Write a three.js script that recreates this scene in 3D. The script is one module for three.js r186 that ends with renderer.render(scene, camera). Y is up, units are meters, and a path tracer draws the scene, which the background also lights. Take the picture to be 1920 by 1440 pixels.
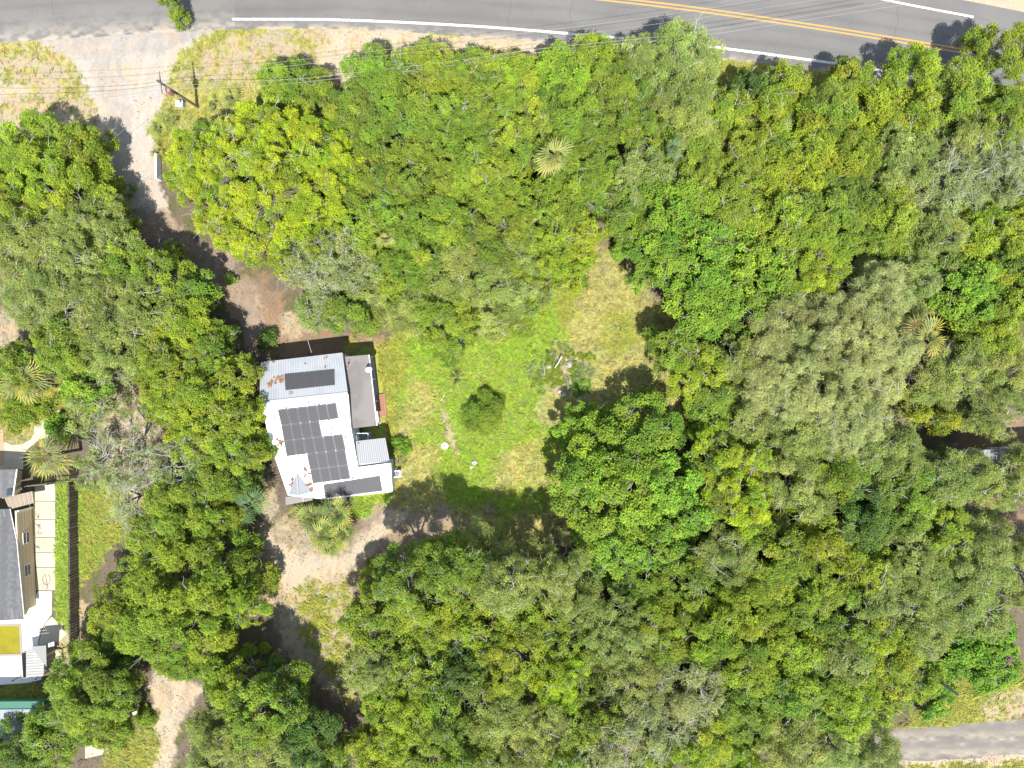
import * as THREE from 'three';
import { mergeGeometries } from 'three/addons/utils/BufferGeometryUtils.js';
import { RoundedBoxGeometry } from 'three/addons/geometries/RoundedBoxGeometry.js';

// ---------------------------------------------------------------- camera, sky, sun, exposure
const scene = new THREE.Scene();
const ALT = 80, FOCAL = 1333;                       // drone height in metres, focal length in photo pixels
const camera = new THREE.PerspectiveCamera(2 * Math.atan(720 / FOCAL) * 180 / Math.PI, 4 / 3, 1, 2000);
camera.position.set(0, ALT, 0); camera.up.set(0, 0, -1); camera.lookAt(0, 0, 0);
const ELEV = 61 * Math.PI / 180, SHADE = [-0.1, -0.995];   // shadows fall towards the road, a little to the west
const sunDir = new THREE.Vector3(-SHADE[0] * Math.cos(ELEV), Math.sin(ELEV), -SHADE[1] * Math.cos(ELEV)).normalize();
// bright summer sky with thin broken cloud, as a computed float texture
{
  const w = 256, h = 128, d = new Float32Array(w * h * 4), cl = (x, y, z) => { let f = 0, a = 0.5, q = 2.2; for (let k = 0; k < 4; k++) { f += a * (0.5 + 0.25 * (Math.sin(x * q + 1.3 * k) * Math.cos(z * q * 1.1 + k) + Math.sin(z * q * 0.9 - y * q + 2.1 * k))); a *= 0.5; q *= 2.1; } return f; };
  for (let j = 0; j < h; j++) for (let i = 0; i < w; i++) {
    const el = ((j + 0.5) / h - 0.5) * Math.PI, az = (i + 0.5) / w * 2 * Math.PI, y = Math.sin(el), c = Math.cos(el), u = Math.max(0, y), k = (j * w + i) * 4;
    const low = [0.56, 0.60, 0.64], high = [0.24, 0.33, 0.49], t = Math.pow(u, 0.55), m = Math.min(1, Math.max(0, (cl(Math.cos(az) * c / (u + 0.35), y, Math.sin(az) * c / (u + 0.35)) - 0.42) * 3)) * 0.55;
    for (let q = 0; q < 3; q++) d[k + q] = (low[q] + (high[q] - low[q]) * t) * (1 - m) + [0.72, 0.72, 0.71][q] * m;
    d[k + 3] = 1;
  }
  const t = new THREE.DataTexture(d, w, h, THREE.RGBAFormat, THREE.FloatType); t.mapping = THREE.EquirectangularReflectionMapping; t.magFilter = t.minFilter = THREE.LinearFilter; t.wrapS = THREE.RepeatWrapping; t.needsUpdate = true;
  scene.background = t; scene.environment = t;
}
const sun = new THREE.DirectionalLight(new THREE.Color(1, 0.965, 0.90), 5);
sun.position.copy(sunDir).multiplyScalar(150); sun.castShadow = true; sun.shadow.radius = 1; sun.shadow.mapSize.set(4096, 4096);
Object.assign(sun.shadow.camera, { left: -75, right: 75, top: 75, bottom: -75, near: 10, far: 320 });
scene.add(sun); scene.add(sun.target);
const EXPOSURE = 2.4;

// ---------------------------------------------------------------- helpers
const PXM = FOCAL / ALT;                            // photo pixels per metre on the ground
const V = (x, y, z) => new THREE.Vector3(x, y, z);
const P = (x, y, h = 0) => V((x - 960) / FOCAL * (ALT - h), h, (y - 720) / FOCAL * (ALT - h));   // the point seen there, h metres above ground
function rng(seed) { let a = seed >>> 0; return () => { a = (a + 0x6D2B79F5) | 0; let t = Math.imul(a ^ (a >>> 15), 1 | a); t = (t + Math.imul(t ^ (t >>> 7), 61 | t)) ^ t; return ((t ^ (t >>> 14)) >>> 0) / 4294967296; }; }
const hash = (x, y, s) => { let h = Math.imul(x, 374761393) + Math.imul(y, 668265263) + Math.imul(s, 1442695041); h = Math.imul(h ^ (h >>> 13), 1274126177); return ((h ^ (h >>> 16)) >>> 0) / 4294967296; };
function noise(x, y, s = 0) {
  const xi = Math.floor(x), yi = Math.floor(y), fx = x - xi, fy = y - yi, u = fx * fx * (3 - 2 * fx), v = fy * fy * (3 - 2 * fy);
  const a = hash(xi, yi, s), b = hash(xi + 1, yi, s), c = hash(xi, yi + 1, s), d = hash(xi + 1, yi + 1, s);
  return a + (b - a) * u + (c - a) * v + (a - b - c + d) * u * v;
}
const fbm = (x, y, s, o = 4) => { let f = 0, a = 0.5, n = 0; for (let i = 0; i < o; i++) { f += a * noise(x, y, s + i); n += a; a *= 0.5; x *= 2.03; y *= 2.03; } return f / n; };
const sst = (a, b, x) => { const t = Math.min(1, Math.max(0, (x - a) / (b - a))); return t * t * (3 - 2 * t); };
const lerp3 = (a, b, t) => [a[0] + (b[0] - a[0]) * t, a[1] + (b[1] - a[1]) * t, a[2] + (b[2] - a[2]) * t];
const lin2s = c => { c = Math.min(1, Math.max(0, c)); return Math.round(255 * (c <= 0.0031308 ? 12.92 * c : 1.055 * Math.pow(c, 1 / 2.4) - 0.055)); };
const used = new Map();
function numbered(n) { const k = used.get(n) || 0; used.set(n, k + 1); return k ? n + '_' + String(k).padStart(3, '0') : n; }
function mesh(name, geo, mat, parent) { const m = new THREE.Mesh(geo, mat); m.name = name; m.castShadow = m.receiveShadow = true; if (parent) parent.add(m); return m; }
function tag(o, label, category, group) { o.userData.label = label; o.userData.category = category; if (group) o.userData.group = group; return o; }
function thing(name, label, category, at, group) { const g = new THREE.Group(); g.name = numbered(name); if (at) g.position.copy(at); scene.add(g); return tag(g, label, category, group); }
function struct(name, geo, mat) { const m = mesh(numbered(name), geo, mat); m.userData.kind = 'structure'; scene.add(m); return m; }
function dataTex(w, h, fn, srgb, wrap = THREE.RepeatWrapping) {
  const d = new Uint8Array(w * h * 4);
  for (let j = 0; j < h; j++) for (let i = 0; i < w; i++) { const c = fn(i, j), k = (j * w + i) * 4; if (typeof c === 'number') { d[k] = d[k + 1] = d[k + 2] = Math.max(0, Math.min(255, c * 255)); } else { d[k] = lin2s(c[0]); d[k + 1] = lin2s(c[1]); d[k + 2] = lin2s(c[2]); } d[k + 3] = 255; }
  const t = new THREE.DataTexture(d, w, h); t.wrapS = t.wrapT = wrap; t.magFilter = THREE.LinearFilter; t.minFilter = THREE.LinearMipmapLinearFilter; t.generateMipmaps = true; if (srgb) t.colorSpace = THREE.SRGBColorSpace; t.needsUpdate = true; return t;
}
const rgb = (r, g, b) => new THREE.Color().setRGB(r, g, b);
const std = (c, roughness = 0.85, o = {}) => new THREE.MeshStandardMaterial({ color: rgb(...c), roughness, side: THREE.DoubleSide, ...o });
// a tile of tiling noise, one channel
function tileNoise(n, f, s, o = 4) {
  const a = new Float32Array(n * n);
  for (let j = 0; j < n; j++) for (let i = 0; i < n; i++) {
    let v = 0, amp = 0.5, tot = 0, q = f;
    for (let k = 0; k < o; k++) { const x = i / n * q, y = j / n * q, xi = Math.floor(x), yi = Math.floor(y), u = (x - xi) ** 2 * (3 - 2 * (x - xi)), w = (y - yi) ** 2 * (3 - 2 * (y - yi)); const h = (p, r) => hash(p % q, r % q, s + k); v += amp * ((h(xi, yi) * (1 - u) + h(xi + 1, yi) * u) * (1 - w) + (h(xi, yi + 1) * (1 - u) + h(xi + 1, yi + 1) * u) * w); tot += amp; amp *= 0.55; q *= 2; }
    a[j * n + i] = v / tot;
  }
  return a;
}
// planar uv in metres seen from above
function topUV(geo, s = 1) { const p = geo.attributes.position, uv = new Float32Array(p.count * 2); for (let i = 0; i < p.count; i++) { uv[2 * i] = p.getX(i) * s; uv[2 * i + 1] = -p.getZ(i) * s; } geo.setAttribute('uv', new THREE.BufferAttribute(uv, 2)); return geo; }
// solid slab whose top passes through the given points, thickness t downwards (vertical)
function slab(pts, t, origin) {
  const o = origin || V(0, 0, 0), q = pts.map(p => p.clone().sub(o));
  const tris = THREE.ShapeUtils.triangulateShape(q.map(p => new THREE.Vector2(p.x, -p.z)), []);
  const pos = [], n = q.length, tri = (a, b, c) => pos.push(a.x, a.y, a.z, b.x, b.y, b.z, c.x, c.y, c.z);
  const low = q.map(p => V(p.x, p.y - t, p.z));
  let area = 0; for (let i = 0; i < n; i++) { const a = q[i], b = q[(i + 1) % n]; area += a.x * -b.z - b.x * -a.z; }
  for (const [a, b, c] of tris) { const A = q[a], B = q[b], C = q[c]; const up = (B.x - A.x) * -(C.z - A.z) + (B.z - A.z) * (C.x - A.x) > 0; if (up) { tri(A, B, C); tri(low[a], low[c], low[b]); } else { tri(A, C, B); tri(low[a], low[b], low[c]); } }
  for (let i = 0; i < n; i++) { const j = (i + 1) % n; const [a, b] = area > 0 ? [i, j] : [j, i]; tri(low[a], low[b], q[b]); tri(low[a], q[b], q[a]); }
  const g = new THREE.BufferGeometry(); g.setAttribute('position', new THREE.Float32BufferAttribute(pos, 3)); g.computeVertexNormals(); return topUV(g);
}
function sheet(px, y, edge) { // flat sheet on the ground
  const pts = px.map(([a, b]) => P(a, b)), tris = THREE.ShapeUtils.triangulateShape(pts.map(p => new THREE.Vector2(p.x, -p.z)), []), pos = [];
  for (const [a, b, c] of tris) { const A = pts[a], B = pts[b], C = pts[c], up = (B.x - A.x) * -(C.z - A.z) + (B.z - A.z) * (C.x - A.x) > 0; for (const k of up ? [A, B, C] : [A, C, B]) pos.push(k.x, y, k.z); }
  const g = new THREE.BufferGeometry(); g.setAttribute('position', new THREE.Float32BufferAttribute(pos, 3)); g.computeVertexNormals(); return topUV(g);
}
function bar(a, b, w, h = w) { // square bar between two points
  const d = b.clone().sub(a), g = new THREE.BoxGeometry(w, h, d.length()); const m = new THREE.Matrix4().lookAt(a, b, Math.abs(d.y) > 0.99 * d.length() ? V(1, 0, 0) : V(0, 1, 0)); m.setPosition(a.clone().add(b).multiplyScalar(0.5)); return g.applyMatrix4(m);
}
function rod(pts, r0, r1, sides = 6) { // tapered tube through points
  const pos = [], idx = [], n = pts.length, up = V(0.13, 0.31, 0.94); let ref = null;
  for (let i = 0; i < n; i++) {
    const t = pts[Math.min(n - 1, i + 1)].clone().sub(pts[Math.max(0, i - 1)]).normalize();
    const a = V(0, 0, 0).crossVectors(ref || (Math.abs(t.dot(up)) > 0.9 ? V(1, 0, 0) : up), t).normalize(), b = V(0, 0, 0).crossVectors(t, a); ref = V(0, 0, 0).crossVectors(t, a).negate(); ref = null;
    const r = r0 + (r1 - r0) * i / (n - 1);
    for (let k = 0; k < sides; k++) { const f = k / sides * Math.PI * 2, c = Math.cos(f) * r, s = Math.sin(f) * r; pos.push(pts[i].x + a.x * c + b.x * s, pts[i].y + a.y * c + b.y * s, pts[i].z + a.z * c + b.z * s); }
  }
  for (let i = 0; i < n - 1; i++) for (let k = 0; k < sides; k++) { const p = i * sides + k, q = i * sides + (k + 1) % sides; idx.push(p, q, q + sides, p, q + sides, p + sides); }
  const e = (n - 1) * sides; for (let k = 1; k < sides - 1; k++) idx.push(0, k + 1, k, e, e + k, e + k + 1);
  const g = new THREE.BufferGeometry(); g.setAttribute('position', new THREE.Float32BufferAttribute(pos, 3)); g.setIndex(idx); g.computeVertexNormals(); return g;
}
const boxAt = (w, h, d, x, y, z, ry = 0) => new THREE.BoxGeometry(w, h, d).rotateY(ry).translate(x, y, z);

// ---------------------------------------------------------------- ground: what grows or lies where (photo pixels on the ground)
function polyDist(px, py, poly) { // signed distance, inside positive
  let d = 1e9, inside = false;
  for (let i = 0, j = poly.length - 1; i < poly.length; j = i++) {
    const [ax, ay] = poly[j], [bx, by] = poly[i], ex = bx - ax, ey = by - ay, t = Math.max(0, Math.min(1, ((px - ax) * ex + (py - ay) * ey) / (ex * ex + ey * ey || 1)));
    const dx = px - ax - ex * t, dy = py - ay - ey * t; d = Math.min(d, dx * dx + dy * dy);
    if ((by > py) !== (ay > py) && px < ax + (py - ay) / (by - ay) * ex) inside = !inside;
  }
  d = Math.sqrt(d); return inside ? d : -d;
}
const SOIL = { sand: [0.27, 0.215, 0.15], shell: [0.255, 0.22, 0.182], apron: [0.205, 0.18, 0.157], dirt: [0.17, 0.125, 0.09], rust: [0.15, 0.092, 0.052], lush: [0.15, 0.225, 0.012], olive: [0.175, 0.185, 0.024], dry: [0.205, 0.19, 0.055], litter: [0.085, 0.062, 0.042], pale: [0.225, 0.178, 0.112] };
// [kind, soft edge px, warp px, patchiness 0..1, polygon]
const GROUND = [
  ['olive', 24, 20, 0.15, [[-700, -300], [2600, -300], [2600, 260], [1500, 190], [700, 130], [480, 200], [360, 260], [310, 300], [180, 290], [-700, 280]]], ['dry', 14, 16, 0.9, [[-700, 60], [2600, 60], [1500, 170], [700, 130], [480, 200], [360, 250], [180, 285], [-700, 275]]],
  ['pale', 12, 14, 0.85, [[330, 150], [430, 56], [640, 54], [900, 68], [1040, 80], [1040, 100], [880, 105], [720, 110], [620, 190], [500, 150], [380, 170]]],
  ['sand', 9, 8, 0.5, [[600, 50], [900, 66], [1100, 84], [1400, 112], [1400, 126], [1080, 100], [900, 90], [760, 84], [690, 110], [650, 160], [600, 120]]],
  ['pale', 20, 20, 0.9, [[-100, 100], [60, 84], [120, 100], [165, 160], [178, 230], [120, 240], [60, 235], [-100, 250]]],
  ['sand', 14, 14, 0.35, [[-100, 150], [40, 150], [60, 180], [-100, 190]]],
  ['pale', 22, 18, 0.75, [[-60, 205], [170, 200], [180, 262], [-60, 265]]],
  ['sand', 10, 8, 0, [[1600, -200], [2600, -200], [2600, 120], [1980, 50], [1900, 30], [1740, 10], [1600, -30]]],
  ['olive', 20, 14, 0.3, [[1330, 105], [1700, 148], [1700, 240], [1380, 200]]],
  // clearing
  ['dry', 30, 22, 0.4, [[700, 640], [860, 590], [1060, 530], [1090, 460], [1180, 470], [1220, 560], [1330, 600], [1330, 800], [1080, 920], [1000, 1060], [850, 1050], [735, 960], [690, 930], [715, 760]]],
  ['lush', 28, 30, 0.35, [[720, 650], [900, 580], [1060, 540], [1080, 600], [1040, 640], [1010, 720], [1040, 830], [1000, 960], [860, 960], [820, 900], [790, 830], [800, 780], [730, 720]]],
  ['lush', 18, 14, 0.2, [[860, 590], [1060, 560], [1040, 640], [1000, 680], [920, 660], [860, 640]]],
  ['olive', 20, 20, 0.4, [[1075, 470], [1110, 470], [1090, 560], [1060, 600], [1040, 580]]],
  ['olive', 25, 20, 0.5, [[1120, 590], [1200, 580], [1210, 650], [1130, 660]]],
  ['olive', 16, 12, 0.3, [[695, 640], [760, 640], [750, 900], [730, 960], [690, 950], [700, 760]]],
  ['dry', 18, 14, 0.4, [[770, 720], [815, 720], [805, 770], [775, 775]]],
  ['dry', 18, 14, 0.3, [[760, 830], [815, 830], [830, 900], [770, 910]]],
  ['dry', 20, 16, 0.4, [[930, 850], [1010, 820], [1040, 900], [930, 930]]],
  ['pale', 4, 4, 0.2, [[820, 765], [829, 762], [843, 800], [857, 850], [850, 856], [838, 820]]],
  ['pale', 14, 12, 0.6, [[1020, 665], [1070, 655], [1100, 690], [1085, 730], [1050, 750], [1015, 730], [1005, 690]]],
  ['lush', 12, 10, 0.2, [[660, 930], [735, 915], [745, 950], [690, 975], [665, 965]]],
  // sandy ground west and south of the clearing
  ['dirt', 24, 18, 0.3, [[640, 1000], [720, 950], [830, 950], [900, 1000], [860, 1060], [760, 1090], [660, 1120]]],
  ['pale', 18, 16, 0.3, [[480, 980], [560, 960], [640, 1010], [690, 1000], [700, 1060], [650, 1130], [700, 1250], [680, 1340], [600, 1300], [520, 1180], [490, 1080]]],
  ['sand', 12, 10, 0.15, [[500, 990], [560, 1040], [630, 1040], [690, 1000], [745, 955], [765, 965], [700, 1040], [620, 1080], [540, 1110], [510, 1070]]],
  ['olive', 22, 18, 0.8, [[540, 1110], [660, 1090], [690, 1230], [660, 1340], [600, 1250]]],
  ['sand', 14, 12, 0.2, [[290, 1250], [380, 1280], [350, 1340], [330, 1400], [320, 1500], [270, 1500], [285, 1380], [275, 1300]]],
  ['olive', 14, 12, 0.4, [[215, 1340], [290, 1330], [290, 1500], [160, 1500], [190, 1420]]],
  ['pale', 16, 14, 0.4, [[160, 690], [280, 690], [300, 800], [290, 960], [200, 960], [190, 820]]],
  ['sand', 10, 10, 0.3, [[205, 720], [270, 700], [285, 800], [280, 900], [300, 950], [235, 960], [235, 850]]],
  ['pale', 14, 12, 0.3, [[-60, 580], [50, 580], [80, 620], [20, 650], [-60, 640]]],
  ['lush', 6, 5, 0.15, [[102, 905], [124, 903], [150, 903], [240, 900], [240, 1000], [200, 1040], [150, 1080], [148, 1240], [100, 1240]]],
  ['olive', 12, 10, 0.5, [[150, 905], [245, 905], [230, 1010], [170, 1080], [150, 1100]]],
  ['pale', 8, 6, 0.3, [[108, 1165], [132, 1190], [150, 1120], [165, 1140], [170, 1190], [140, 1240], [100, 1250]]],
  ['olive', 10, 8, 0.3, [[-60, 730], [120, 700], [170, 720], [160, 790], [125, 840], [110, 770], [60, 760], [-60, 770]]],
  ['dry', 10, 8, 0.4, [[-60, 790], [60, 780], [66, 820], [40, 840], [-60, 820]]],
  ['olive', 6, 6, 0.2, [[-60, 1285], [95, 1285], [90, 1316], [-60, 1316]]],
  // drive
  ['shell', 8, 7, 0.03, [[30, 60], [410, 40], [345, 98], [318, 128], [302, 190], [282, 240], [298, 290], [302, 360], [325, 425], [300, 440], [240, 400], [205, 330], [183, 260], [176, 195], [150, 132], [110, 97]]],
  ['apron', 9, 8, 0.35, [[30, 56], [410, 40], [372, 66], [320, 92], [250, 112], [180, 116], [130, 106], [100, 92]]],
  ['apron', 7, 6, 0.5, [[160, 120], [205, 110], [230, 170], [250, 230], [240, 280], [215, 230], [195, 180]]], ['sand', 6, 5, 0.2, [[232, 108], [246, 118], [256, 160], [246, 168], [236, 150]]], ['apron', 3, 4, 0.3, [[222, 118], [230, 108], [234, 150], [228, 158], [220, 150]]],
  ['dirt', 12, 10, 0.2, [[240, 390], [310, 400], [350, 440], [430, 480], [480, 530], [520, 580], [520, 640], [470, 660], [440, 600], [390, 530], [320, 480], [270, 440]]],
  ['pale', 12, 12, 0.3, [[490, 560], [560, 590], [610, 620], [590, 640], [520, 640], [500, 600]]],
  ['rust', 14, 12, 0.3, [[470, 490], [540, 560], [520, 630], [640, 620], [720, 620], [700, 660], [490, 670], [500, 560]]],
  ['pale', 10, 8, 0.3, [[560, 600], [590, 605], [590, 630], [550, 630]]],
  ['olive', 10, 8, 0.3, [[640, 640], [700, 640], [706, 830], [690, 830]]],
  ['pale', 8, 6, 0.2, [[486, 880], [510, 880], [520, 950], [500, 990], [485, 960]]],
  // east side
  ['rust', 14, 10, 0.3, [[1790, 790], [1870, 770], [1930, 790], [1930, 840], [1790, 835]]],
  ['rust', 10, 8, 0.2, [[1810, 920], [1875, 930], [1870, 960], [1830, 960]]],
  ['rust', 10, 8, 0.2, [[1880, 960], [1940, 960], [1940, 1000], [1880, 995]]],
  ['olive', 14, 12, 0.3, [[1740, 1290], [1800, 1270], [1990, 1220], [1990, 1330], [1780, 1370], [1690, 1370]]],
  ['olive', 12, 12, 0.4, [[1780, 1280], [1990, 1270], [1990, 1320], [1880, 1345], [1790, 1350], [1690, 1365], [1690, 1350]]],
  ['pale', 12, 10, 0.6, [[1860, 1300], [2400, 1280], [2400, 1345], [1850, 1348]]],
  ['olive', 10, 8, 0.3, [[1700, 1424], [2400, 1410], [2400, 1600], [1700, 1600]]],
  ['sand', 8, 6, 0.2, [[1690, 1418], [1990, 1408], [1990, 1424], [1760, 1436], [1690, 1430]]],
];
for (const g of GROUND) { const xs = g[4].map(p => p[0]), ys = g[4].map(p => p[1]), m = g[1] + g[2] + 4; g.box = [Math.min(...xs) - m, Math.max(...xs) + m, Math.min(...ys) - m, Math.max(...ys) + m]; }
function groundAt(px, py) { // -> [colour, grassiness]
  const w1 = fbm(px / 34, py / 34, 11, 3) * 2 - 1, w2 = fbm(px / 34 + 50, py / 34 + 9, 17, 3) * 2 - 1, patch = fbm(px / 22, py / 22, 29, 4), fine = fbm(px / 3.2, py / 3.2, 41, 3);
  const w3 = (fbm(px / 7, py / 7, 211, 2) - 0.5) * 16, w4 = (fbm(px / 7 + 31, py / 7, 217, 2) - 0.5) * 16;
  let c = lerp3(SOIL.litter, [0.05, 0.06, 0.015], sst(0.45, 0.65, patch) * 0.7), grass = 0.12;
  for (let i = 0; i < GROUND.length; i++) {
    const [kind, soft, warp, patchy, poly] = GROUND[i], b = GROUND[i].box; if (px < b[0] || px > b[1] || py < b[2] || py > b[3]) continue;
    const d = polyDist(px + w1 * warp * 1.6 + w3, py + w2 * warp * 1.6 + w4, poly); let a = sst(-soft * 0.6, soft * 0.6, d); if (a <= 0) continue;
    if (patchy) a *= 1 - patchy * sst(0.42, 0.68, fbm(px / 11 + i * 7, py / 11, 60 + i, 4)) * 1.1;
    a = Math.max(0, Math.min(1, a + (fine - 0.5) * 0.5 * (1 - Math.abs(2 * a - 1)) ));
    c = lerp3(c, SOIL[kind], a); const gk = { lush: 1, olive: 0.85, dry: 0.55, pale: 0.22, litter: 0.1 }[kind] || 0.02; grass += (gk - grass) * a;
  }
  if (grass < 0.15) { const st = 1 + 0.12 * (fbm(px / 8 + py / 40, py / 40, 133, 4) - 0.5) * 2; c = [c[0] * st, c[1] * st, c[2] * st]; }
  const tone = 1 + (fine - 0.5) * (0.22 + 0.5 * Math.min(1, grass * 1.5)), warm = (patch - 0.5) * 0.25;
  return [[c[0] * tone * (1 + warm), c[1] * tone, c[2] * tone * (1 - warm)], grass];
}
const GW = 128, GH = 96, TW = 2048, TH = 1536, GX = 960 - GW / 2 * PXM, GY = 720 - GH / 2 * PXM;   // painted field, mirrored beyond
const grassMap = new Float32Array(TW * TH), soilMap = new Float32Array(TW * TH * 3);
const groundTex = dataTex(TW, TH, (i, j) => {
  const px = GX + (i + 0.5) / TW * GW * PXM, py = GY + (TH - j - 0.5) / TH * GH * PXM, [c, g] = groundAt(px, py), k = j * TW + i; grassMap[k] = g; soilMap.set(c, k * 3);
  const speck = 0.91 + 0.18 * hash(i, j, 5); return [c[0] * speck, c[1] * speck, c[2] * speck];
}, true, THREE.MirroredRepeatWrapping);
const lookGround = (x, z) => { const i = Math.max(0, Math.min(TW - 1, Math.floor((x / GW + 0.5) * TW))), j = Math.max(0, Math.min(TH - 1, Math.floor((0.5 - z / GH) * TH))), k = j * TW + i; return [grassMap[k], soilMap[k * 3], soilMap[k * 3 + 1], soilMap[k * 3 + 2]]; };
const n256 = tileNoise(256, 16, 3, 4), nTex = dataTex(256, 256, (i, j) => n256[j * 256 + i]);
const bumpTex = nTex.clone(); bumpTex.repeat.set(GW / 2.2 , GH / 2.2); bumpTex.needsUpdate = true;
{
  const g = new THREE.PlaneGeometry(GW * 7, GH * 7, 7, 7).rotateX(-Math.PI / 2), p = g.attributes.position, uv = g.attributes.uv;
  for (let i = 0; i < p.count; i++) uv.setXY(i, p.getX(i) / GW + 0.5, 0.5 - p.getZ(i) / GH);
  struct('ground', g, new THREE.MeshStandardMaterial({ map: groundTex, roughness: 0.97, bumpMap: bumpTex, bumpScale: 0.016 }));
}

// ---------------------------------------------------------------- roads
const southEdge = [[-500, 100], [0, 80], [40, 78], [220, 66], [400, 57], [520, 53.5], [640, 54], [770, 61], [900, 70], [1030, 80], [1200, 97], [1345, 109], [1500, 127], [1660, 150], [1800, 175], [2000, 215], [2500, 330]];
const asphaltN = tileNoise(512, 8, 77, 6), edgeY = x => { let i = 0; while (i < southEdge.length - 2 && southEdge[i + 1][0] < x) i++; const [a, b] = southEdge[i], [c, d] = southEdge[i + 1]; return b + (d - b) * (x - a) / (c - a); };
const RX = 66, RZ0 = -56, RZ1 = -28;   // road surface field in metres: polished wheel paths, tar seams, sand drifted over the edge
const asphaltMap = dataTex(2048, 448, (i, j) => {
  const x = (i / 2048 - 0.5) * 2 * RX, z = RZ1 + (RZ0 - RZ1) * (j / 448), px = 960 + x * PXM, py = 720 + z * PXM, m = (edgeY(px) - py) / PXM;
  const v = asphaltN[(j % 512) * 512 + (i % 512)], big = fbm(x / 6, z / 3, 301, 4), s = hash(i, j, 9), wob = 0.25 * (noise(x / 5, 2, 305) - 0.5);
  let k = 0.92 + 0.22 * (v - 0.5) + 0.16 * (s - 0.5) + 0.28 * (big - 0.5);
  for (const w of [2.2, 3.9, 6.0, 7.7]) k *= 1 - 0.10 * Math.exp(-(((m + wob - w) / 0.33) ** 2)) * (0.6 + 0.8 * fbm(x / 9, w, 309, 3));
  for (const w of [1.25, 4.95, 8.7]) if (Math.abs(m + 0.5 * (noise(x / 1.7, w, 311) - 0.5) + 0.12 * (noise(x * 2, w, 312) - 0.5) - w) < 0.045 && noise(x / 4, w, 313) > 0.55) k *= 0.8;
  const cr = x / 7.3 + 0.12 * noise(z * 1.1, Math.floor(x / 7.3), 321); if (Math.abs(cr - Math.round(cr)) < 0.006 && hash(Math.round(cr), 4, 5) > 0.8) k *= 0.8;
  let c = [0.108 * k, 0.103 * k, 0.099 * k]; const drift = Math.exp(-Math.max(0, m) / (px < 440 ? 0.9 : 0.35)) * sst(0.25, 0.7, fbm(x * 1.2, z * 2.2, 331, 4)); return lerp3(c, [0.26, 0.22, 0.175], Math.min(0.9, drift * 1.15));
}, true, THREE.MirroredRepeatWrapping);
const gritBump = nTex.clone(); gritBump.repeat.set(1 / 0.9, 1 / 0.9); gritBump.needsUpdate = true;
const roadMat = new THREE.MeshStandardMaterial({ map: asphaltMap, roughness: 0.9 });
{ const s = []; for (let i = 0; i < southEdge.length - 1; i++) { const [a, b] = southEdge[i], [c, d] = southEdge[i + 1], n = Math.ceil((c - a) / 9); for (let q = 0; q < n; q++) { const x = a + (c - a) * q / n; s.push([x, b + (d - b) * q / n + 2.6 * (noise(x / 11, 1, 401) - 0.5) + 1.6 * (noise(x / 3.5, 1, 402) - 0.5)]); } } s.push(southEdge[southEdge.length - 1]); const g = sheet([...s, ...southEdge.slice().reverse().map(([x, y]) => [x + 26, y - 171])], 0.02), p = g.attributes.position, uv = new Float32Array(p.count * 2); for (let i = 0; i < p.count; i++) { uv[2 * i] = p.getX(i) / (2 * RX) + 0.5; uv[2 * i + 1] = (p.getZ(i) - RZ1) / (RZ0 - RZ1); } g.setAttribute('uv', new THREE.BufferAttribute(uv, 2)); struct('road', g, roadMat); }
function stripe(pts, w, off = 0) { // painted line w metres wide
  const q = pts.map(([x, y]) => P(x, y)), pos = [];
  const side = q.map((p, i) => { const t = q[Math.min(q.length - 1, i + 1)].clone().sub(q[Math.max(0, i - 1)]).normalize(); return V(-t.z, 0, t.x); });
  for (let i = 0; i < q.length - 1; i++) { const a = q[i].clone().addScaledVector(side[i], off - w / 2), b = q[i].clone().addScaledVector(side[i], off + w / 2), c = q[i + 1].clone().addScaledVector(side[i + 1], off - w / 2), d = q[i + 1].clone().addScaledVector(side[i + 1], off + w / 2); for (const k of [a, b, d, a, d, c]) pos.push(k.x, 0.026, k.z); }
  const g = new THREE.BufferGeometry(); g.setAttribute('position', new THREE.Float32BufferAttribute(pos, 3)); g.computeVertexNormals(); return topUV(g);
}
const curve = (pts, n = 60) => new THREE.CatmullRomCurve3(pts.map(([x, y]) => V(x, 0, y)), false, 'centripetal').getPoints(n).map(v => [v.x, v.z]);
const wearTex = (c, s) => { const a = tileNoise(256, 16, s, 5); return dataTex(256, 256, (i, j) => { const k = a[j * 256 + i], w = sst(0.33, 0.5, k); return lerp3([0.15, 0.145, 0.14], c, w * 0.9 + 0.1); }, true); };
const whitePaint = new THREE.MeshStandardMaterial({ map: wearTex([0.5, 0.49, 0.46], 91), roughness: 0.7, side: THREE.DoubleSide }), yellowPaint = new THREE.MeshStandardMaterial({ map: wearTex([0.34, 0.185, 0.025], 92), roughness: 0.7, side: THREE.DoubleSide });
const whiteS = curve([[435, 36], [640, 37.5], [900, 50], [1100, 66], [1300, 84], [1500, 110], [1660, 133], [1800, 158], [2000, 198]]);
const yell = curve([[1000, -17], [1140, -2], [1300, 17], [1500, 46], [1700, 78], [1812, 97]]);
const mark = (name, geo, mat, label) => { const m = mesh(numbered(name), geo, mat); m.userData.kind = 'structure'; m.userData.label = label; scene.add(m); };
mark('edge_line', stripe(whiteS, 0.28), whitePaint, 'long white edge line beside the tree-lined shoulder of the road');
mark('edge_line', stripe(curve([[1500, -38], [1660, 0], [1825, 32]], 20), 0.24), whitePaint, 'short white edge line on the far side of the road');
mark('centre_line', stripe(yell, 0.2, -0.2), yellowPaint, 'upper of the two yellow centre lines');
mark('centre_line', stripe(yell, 0.2, 0.2), yellowPaint, 'lower of the two yellow centre lines');
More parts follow.
